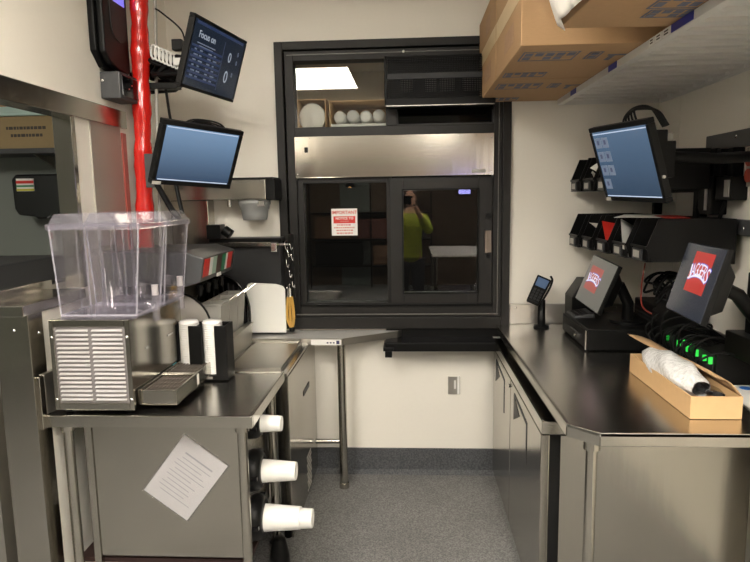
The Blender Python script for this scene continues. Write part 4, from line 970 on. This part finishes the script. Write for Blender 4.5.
for k in range(8):
    a = 2*PI*k/8
    mb.tube(spline([(-.705+.014*math.cos(a),3.480+.014*math.sin(a),1.14),(-.705+.022*math.cos(a),3.480+.018*math.sin(a),1.07),(-.705+.024*math.cos(a),3.480+.018*math.sin(a),1.01),(-.70+.010*math.cos(a),3.480+.008*math.sin(a),.955),(-.698,3.480,.945)]), .0042, 6)
part('wires', mb, WOOD, wk)
part('tip', MB().lathe((-.698,3.480,.925), (0,0,1), [(0,0),(.004,.014),(.02,.018),(.035,.006)], 12), BLACK, wk)
part('hook', MB().tube(spline([(-.705,3.480,1.185),(-.705,3.480,1.20),(-.700,3.485,1.215),(-.705,3.495,1.22)]), .003, 6), CHROME, wk)

# corner shelf table
cs = thing('corner_shelf', 'small steel shelf table with slanted front edge in the left corner under the window', 'shelf table', (-.7,3.5,0))
Z = .905
poly = [(-1.16,3.615),(-.055,3.615),(-.085,3.575),(-.392,3.385),(-1.16,3.385)]
part('top', MB().prism([(x,y,Z-.012) for x, y in poly], (0,0,.012)), mat('steel_shelf_light', (.62,.61,.59), .5, .3), cs)
mb = MB()
for a, b in (((-.055,3.615),(-.085,3.575)),((-.085,3.575),(-.392,3.385)),((-.392,3.385),(-1.16,3.385))):
    n_ = Vector((b[1]-a[1], -(b[0]-a[0]))).normalized()*-.008
    mb.hexa([(a[0],a[1],Z-.036),(b[0],b[1],Z-.036),(b[0]+n_.x,b[1]+n_.y,Z-.036),(a[0]+n_.x,a[1]+n_.y,Z-.036)], [(a[0],a[1],Z+.002),(b[0],b[1],Z+.002),(b[0]+n_.x,b[1]+n_.y,Z+.002),(a[0]+n_.x,a[1]+n_.y,Z+.002)])
part('edge', mb, STEEL_D, cs)
pl_ = part('price_strip', B(-.57,-.398,3.372,3.3765,Z-.034,Z-.002), PLASW, cs, label='white label strip')
part('print', MB().box(-.425,-.407,3.3710,3.372,Z-.028,Z-.008).box(-.48,-.47,3.3710,3.372,Z-.024,Z-.016).box(-.462,-.452,3.3710,3.372,Z-.024,Z-.016).box(-.445,-.435,3.3710,3.372,Z-.024,Z-.016), mat('navy_print', (.03,.03,.10), .5), pl_)
part('leg', MB().cyl((-.402,3.405,.0),(-.402,3.405,Z-.03),.024).cyl((-.402,3.405,0),(-.402,3.405,.03),.029), STEEL_V, cs)
part('crossbar', MB().cyl((-.575,3.46,.262),(-.402,3.46,.262),.014).cyl((-.402,3.405,.262),(-.402,3.46,.262),.014), STEEL_H, cs)

# ================================================================== SIDE ROOM seen through the pass-through
wsf = thing('side_room_shelf', 'grey wall shelf in the room beyond the pass-through', 'shelf', (-2.8,4.3,2.02))
part('board', B(-3.7,-2.30,4.15,4.499,2.040,2.075), DGREY, wsf, bev=.003)
part('bracket', MB().prism([(-2.66,4.25,2.04),(-2.66,4.499,2.04),(-2.66,4.499,1.95),(-2.66,4.44,1.98)], (.02,0,0)).prism([(-3.2,4.2,2.04),(-3.2,4.499,2.04),(-3.2,4.499,1.93)], (.02,0,0)), STEEL_D, wsf)
bbx = thing('brown_carton', 'brown printed carton on the wall shelf beyond the pass-through', 'box', (-2.85,4.3,2.076))
part('box', B(-3.30,-2.36,4.18,4.45,2.077,2.295), mat('brown_card', (.33,.24,.12), .7, vary=.05), bbx, bev=.003)
mb = MB()
for z, x0_, x1_ in ((2.215,-2.79,-2.52),(2.165,-2.76,-2.53)):
    x = x0_
    while x < x1_: d = random.uniform(.012,.03); mb.box(x,x+d,4.1785,4.18,z-.010,z+.010); x += d+.006
part('print', mb, INKD, bbx)
single('cyan_tray', MB().box(-3.35,-2.33,4.16,4.45,2.297,2.322).box(-3.34,-2.35,4.17,4.44,2.322,2.36), CYAN, 'pale cyan tray lying on the brown carton beyond the pass-through', 'tray', bev=.004)
single('top_carton', B(-3.3,-2.40,4.2,4.45,2.362,2.60), CARD, 'plain carton on top of the cyan tray beyond the pass-through', 'box', bev=.003)
pd = thing('towel_dispenser', 'black paper towel dispenser with a colourful label beyond the pass-through', 'towel dispenser', (-2.7,4.40,1.60))
dsc = [(-2.865,1.66),(-2.84,1.615),(-2.72,1.60),(-2.70,1.585),(-2.62,1.585),(-2.60,1.60),(-2.54,1.615),(-2.51,1.66),(-2.50,1.86),(-2.53,1.905),(-2.84,1.905),(-2.87,1.87)]
part('cover', MB().prism([(x,4.30,z) for x, z in dsc], (0,.199,0)), BLACKG, pd, bev=.012)
part('label', B(-2.83,-2.70,4.294,4.2995,1.785,1.875), PLASW, pd)
part('label_stripe', MB().box(-2.83,-2.70,4.291,4.294,1.84,1.86), RED, pd)
part('label_stripe', MB().box(-2.83,-2.70,4.291,4.294,1.815,1.828), GREENL, pd)
part('label_stripe', MB().box(-2.83,-2.70,4.291,4.294,1.787,1.802), mat('yellow_stripe', (.6,.55,.05), .5), pd)
sk = thing('side_room_counter', 'steel counter along the far wall beyond the pass-through', 'counter', (-3.0,4.1,0))
part('top', B(-4.1,-1.9,3.55,4.499,1.00,1.04), STEEL_D, sk, bev=.004)
part('cabinet', B(-4.08,-1.92,3.60,4.49,0,1.0), STEEL_V, sk)
part('backsplash', B(-4.1,-1.9,4.47,4.499,1.04,1.20), STEEL_D, sk)
mc = thing('flat_grill', 'black flat appliance standing on the steel counter beyond the pass-through', 'appliance', (-2.6,3.9,1.04))
part('base', B(-2.95,-2.1,3.62,4.1,1.045,1.17), STEEL_D, mc, bev=.006)
part('cover', MB().hexa([(-2.95,3.60,1.17),(-2.1,3.60,1.17),(-2.1,4.1,1.17),(-2.95,4.1,1.17)], [(-2.90,3.66,1.235),(-2.15,3.66,1.235),(-2.15,4.05,1.235),(-2.90,4.05,1.235)]), BLACKG, mc, bev=.008)
single('orange_tub', MB().lathe((-3.02,3.75,1.04), (0,0,1), [(0,0),(0,.06),(.25,.075),(.26,.08),(.26,0)], 24), ORANGE, 'orange tub on the steel counter beyond the pass-through', 'tub')
mi = thing('side_room_grill', 'steel unit with a charcoal cover just beyond the pass-through sill', 'appliance', (-1.9,2.9,0))
part('top', B(-2.6,-1.66,2.3,3.2,1.285,1.325), STEEL_H, mi, bev=.004)
part('cover', MB().hexa([(-2.55,2.40,1.326),(-1.72,2.40,1.326),(-1.72,3.1,1.326),(-2.55,3.1,1.326)], [(-2.50,2.48,1.435),(-1.77,2.48,1.435),(-1.77,3.02,1.435),(-2.50,3.02,1.435)]), CHAR, mi, bev=.012)
part('box', B(-2.5,-1.75,2.35,3.15,.0,1.285), STEEL_D, mi)

# ================================================================== BEHIND THE CAMERA (mirrored in glass and steel)
def troffer(x0, x1, y0, y1, label):
    t = thing('ceiling_light', label, 'ceiling light', ((x0+x1)/2,(y0+y1)/2,CEIL-.03), group='ceiling lights')
    part('frame', MB().box(x0-.03,x1+.03,y0-.03,y0,CEIL-.03,CEIL).box(x0-.03,x1+.03,y1,y1+.03,CEIL-.03,CEIL).box(x0-.03,x0,y0,y1,CEIL-.03,CEIL).box(x1,x1+.03,y0,y1,CEIL-.03,CEIL), PLASW, t)
    part('diffuser', B(x0,x1,y0,y1,CEIL-.022,CEIL-.012), TROFFER, t)
troffer(-1.37,-.60,-.10,1.12,'ceiling light over the left side, mirrored in the transom glass')
troffer(.30,.90,-.95,.27,'added unseen ceiling light just behind the viewpoint, over the work table')  # added for brightness, set where its mirror image stays hidden
troffer(.30,.90,-2.35,-1.13,'added unseen ceiling light farthest behind the viewpoint, near the rear wall')  # extra unseen lamp, moved to keep its image off the panes
troffer(-3.3,-2.7,.6,1.8,'added unseen ceiling light in the room beyond the pass-through')  # extra lamp, never in view, put in to light the side room

wt = thing('work_table', 'steel work table behind the viewpoint, seen mirrored in the sliding pane', 'table', (.8,-1.7,0))
part('top', B(.30,1.35,-2.6,-1.1,.88,.91), mat('pale_table_top', (.65,.62,.58), .4), wt, bev=.004)
for x, y in ((.35,-1.15),(1.30,-1.15),(.35,-2.55),(1.30,-2.55)): part('leg', MB().cyl((x,y,0),(x,y,.88),.025), STEEL_V, wt)
part('undershelf', B(.32,1.33,-2.58,-1.12,.25,.27), STEEL_D, wt)
tv = thing('television', 'small lit television high on the rear wall, mirrored in the sliding pane', 'television', (1.05,-4.55,1.65))
part('frame', B(.90,1.16,-4.559,-4.50,1.72,1.98), BLACK, tv, bev=.005)
part('screen', B(.92,1.14,-4.4995,-4.495,1.74,1.96), TVE, tv)
rs = thing('rear_shelf', 'dark storage shelving along the rear wall behind the viewpoint', 'shelving', (0,-4.3,0))
for z in (.4,.9,1.4): part('shelf', B(-1.9,.4,-4.55,-4.1,z,z+.03), BLACKM, rs)
for x in (-1.9,-.75,.37): part('upright', B(x,x+.03,-4.12,-4.08,0,2.0), BLACKM, rs)
pcols = [mat('brown_panel', (.12,.06,.03), .6), DGREY, BLACKM, mat('maroon_panel', (.10,.03,.02), .6)]
for i, (x0, x1, z0, z1, m) in enumerate(((-1.8,-1.1,.94,1.35,0),(-1.0,-.3,.94,1.30,3),(-.2,.3,.94,1.38,1),(-1.8,-.9,.44,.85,2),(-.7,.2,.44,.80,0))):
    single('storage_box', B(x0,x1,-4.52,-4.14,z0,z1), pcols[m], ['brown storage box on the upper left of the rear shelving','maroon storage box in the upper middle of the rear shelving','grey storage box on the upper right of the rear shelving','black storage box on the lower left of the rear shelving','brown storage box on the lower right of the rear shelving'][i], 'box', bev=.006)
struct('wall_dark_panel', B(-2.2,3.0,-4.599,-4.56,0,2.6), mat('dark_brown_wallboard', (.10,.062,.036), .6))
struct('door_1', B(-1.35,-.75,-4.559,-4.50,0,2.1), mat('grey_door_paint', (.16,.18,.17), .5))
hl = thing('heat_lamp', 'small warm pendant lamp near the rear wall, mirrored in the fixed pane', 'lamp', (-1.1,-4.0,1.9))
part('shade', MB().lathe((-1.1,-4.0,2.02), (0,0,-1), [(0,.02),(.02,.05),(.12,.10)], 24), BLACKM, hl, solid=.003)
part('bulb', MB().lathe((-1.1,-4.0,1.97), (0,0,-1), [(0,0),(.01,.03),(.04,.045),(.07,.03),(.08,0)], 16), WARME, hl)
part('cord', MB().cyl((-1.1,-4.0,2.02),(-1.1,-4.0,CEIL),.004), RUBBER, hl)

# the photographer, standing behind the lens
pn = thing('person', 'person in yellow-green long-sleeved top and dark trousers holding up a phone, mirrored in the window', 'person', (.0,-.42,0))
def skin(name, joints, edges, m, parent, root=0, sub=2):
    me = bpy.data.meshes.new(name); L = WM[parent.name][0].translation
    me.from_pydata([tuple(Vector(j[:3])-L) for j in joints], edges, []); o = bpy.data.objects.new(name, me); COL.objects.link(o); o.parent = parent; WM[o.name] = WM[parent.name]
    me.materials.append(m); o.modifiers.new('skin', 'SKIN')
    if not me.skin_vertices: me.attributes
    sv = me.skin_vertices[0].data if me.skin_vertices else None
    if sv is None:
        bpy.context.view_layer.objects.active = o; o.select_set(True); bpy.ops.mesh.customdata_skin_add(); o.select_set(False); sv = me.skin_vertices[0].data
    for i, j in enumerate(joints): sv[i].radius = (j[3], j[4] if len(j) > 4 else j[3]); sv[i].use_root = (i == root)
    s = o.modifiers.new('smooth', 'SUBSURF'); s.levels = sub; s.render_levels = sub
    o.modifiers['skin'].use_smooth_shade = True
    return o
X, Y = .0, -.45
J = [(X,Y,.98,.115,.08),(X,Y,1.15,.14,.10),(X,Y+.01,1.32,.15,.11),(X,Y,1.45,.12,.09),(X,Y+.01,1.53,.055),(X,Y+.02,1.60,.06),
     (X+.17,Y,1.44,.062),(X+.24,Y+.10,1.26,.048),(X+.10,Y+.30,1.50,.036),(X+.055,Y+.36,1.60,.027),
     (X-.17,Y,1.44,.062),(X-.24,Y+.10,1.26,.048),(X-.16,Y+.30,1.50,.036),(X-.125,Y+.36,1.60,.027),
     (X+.08,Y,.88,.075),(X+.10,Y+.02,.50,.062),(X+.10,Y-.01,.10,.042),(X+.11,Y+.12,.045,.036),
     (X-.08,Y,.88,.075),(X-.10,Y+.02,.50,.062),(X-.10,Y-.01,.10,.042),(X-.11,Y+.12,.045,.036)]
E_ = [(0,1),(1,2),(2,3),(3,4),(4,5),(3,6),(6,7),(7,8),(8,9),(3,10),(10,11),(11,12),(12,13),(0,14),(14,15),(15,16),(16,17),(0,18),(18,19),(19,20),(20,21)]
body = skin('body', J, E_, SKINM, pn)
JT = [(X,Y,.86,.165,.120),(X,Y,1.15,.152,.112),(X,Y+.01,1.32,.162,.122),(X,Y,1.45,.13,.10),(X,Y+.01,1.50,.075),
      (X+.17,Y,1.44,.074),(X+.24,Y+.10,1.26,.060),(X+.115,Y+.28,1.48,.046),
      (X-.17,Y,1.44,.074),(X-.24,Y+.10,1.26,.060),(X-.172,Y+.28,1.48,.046)]
skin('sweatshirt', JT, [(0,1),(1,2),(2,3),(3,4),(3,5),(5,6),(6,7),(3,8),(8,9),(9,10)], HIVIS, pn)
JP = [(X,Y,.99,.155,.115),(X+.09,Y,.90,.105),(X+.10,Y+.02,.50,.075),(X+.10,Y,.12,.06),(X-.09,Y,.90,.105),(X-.10,Y+.02,.50,.075),(X-.10,Y,.12,.06)]
skin('trousers', JP, [(0,1),(1,2),(2,3),(0,4),(4,5),(5,6)], PANTS, pn)
def ell(c, r, n=20, m=14, f=None):
    def g(u, v):
        a, b = 2*PI*u, PI*(v-.5); p = Vector((math.cos(b)*math.cos(a), math.cos(b)*math.sin(a), math.sin(b)))
        if f: p = f(p)
        return Vector(c)+Vector((p.x*r[0], p.y*r[1], p.z*r[2]))
    return MB().grid(g, n, m)
hd = ell((X,Y+.03,1.69), (.075,.095,.118), f=lambda p: Vector((p.x*(1-.22*max(0,-p.z)), p.y*(1-.1*max(0,-p.z)), p.z)))
hd.add([(X-.014,Y+.118,1.67),(X+.014,Y+.118,1.67),(X,Y+.145,1.672),(X,Y+.120,1.71)], [(0,1,2),(1,3,2),(3,0,2)])
h_ = part('head', hd, SKINM, pn)
part('eyes', MB().add([], []).grid(lambda u, v: Vector((X-.03+.012*math.cos(2*PI*u)*math.sin(PI*v), Y+.112+.006*math.cos(PI*v)*0+.006*math.sin(2*PI*u)*math.sin(PI*v), 1.70+.007*math.cos(PI*v))), 10, 6).grid(lambda u, v: Vector((X+.03+.012*math.cos(2*PI*u)*math.sin(PI*v), Y+.112+.006*math.sin(2*PI*u)*math.sin(PI*v), 1.70+.007*math.cos(PI*v))), 10, 6), BLACKG, h_)
part('mouth', B(X-.022,X+.022,Y+.104,Y+.112,1.632,1.640), mat('lips', (.35,.12,.10), .5), h_)
parts('ear', MB().box(X-.086,X-.074,Y+.015,Y+.045,1.665,1.715).box(X+.074,X+.086,Y+.015,Y+.045,1.665,1.715), SKINM, h_, bev=.005)
part('hair', ell((X,Y+.012,1.715), (.086,.098,.108), f=lambda p: p if p.z > -.25 or p.y < 0 else Vector((p.x*.8, p.y*.6, -.2))), HAIR, pn)
for s_, hx in ((1, X+.045), (-1, X-.115)):
    hy, hz = -.075, 1.645
    js = [(hx,hy,hz-.035,.024,.016),(hx,hy,hz,.030,.015)]; es = [(0,1)]
    skin('hand', js, es, SKINM, pn, sub=2)
    for k in range(4):
        zz = hz+.03-.019*k
        skin('finger', [(hx+.012*s_,hy+.0,zz,.0085),(hx-.012*s_,hy+.035,zz+.004,.0082),(hx-.035*s_,hy+.040,zz+.002,.007)], [(0,1),(1,2)], SKINM, pn, sub=1)
    skin('thumb', [(hx,hy-.005,hz-.03,.010),(hx-.02*s_,hy-.012,hz-.005,.0095),(hx-.035*s_,hy-.010,hz+.015,.008)], [(0,1),(1,2)], SKINM, pn, sub=1)
ph = thing('phone', 'black phone held up by the person mirrored in the window', 'phone', (-.035,-.045,1.61))
part('case', B(-.15,.025,-.060,-.050,1.615,1.715), BLACKG, ph, bev=.004)
part('camera_bump', MB().cyl((-.085,-.05,1.695),(-.085,-.047,1.695),.010), CHAR, ph)
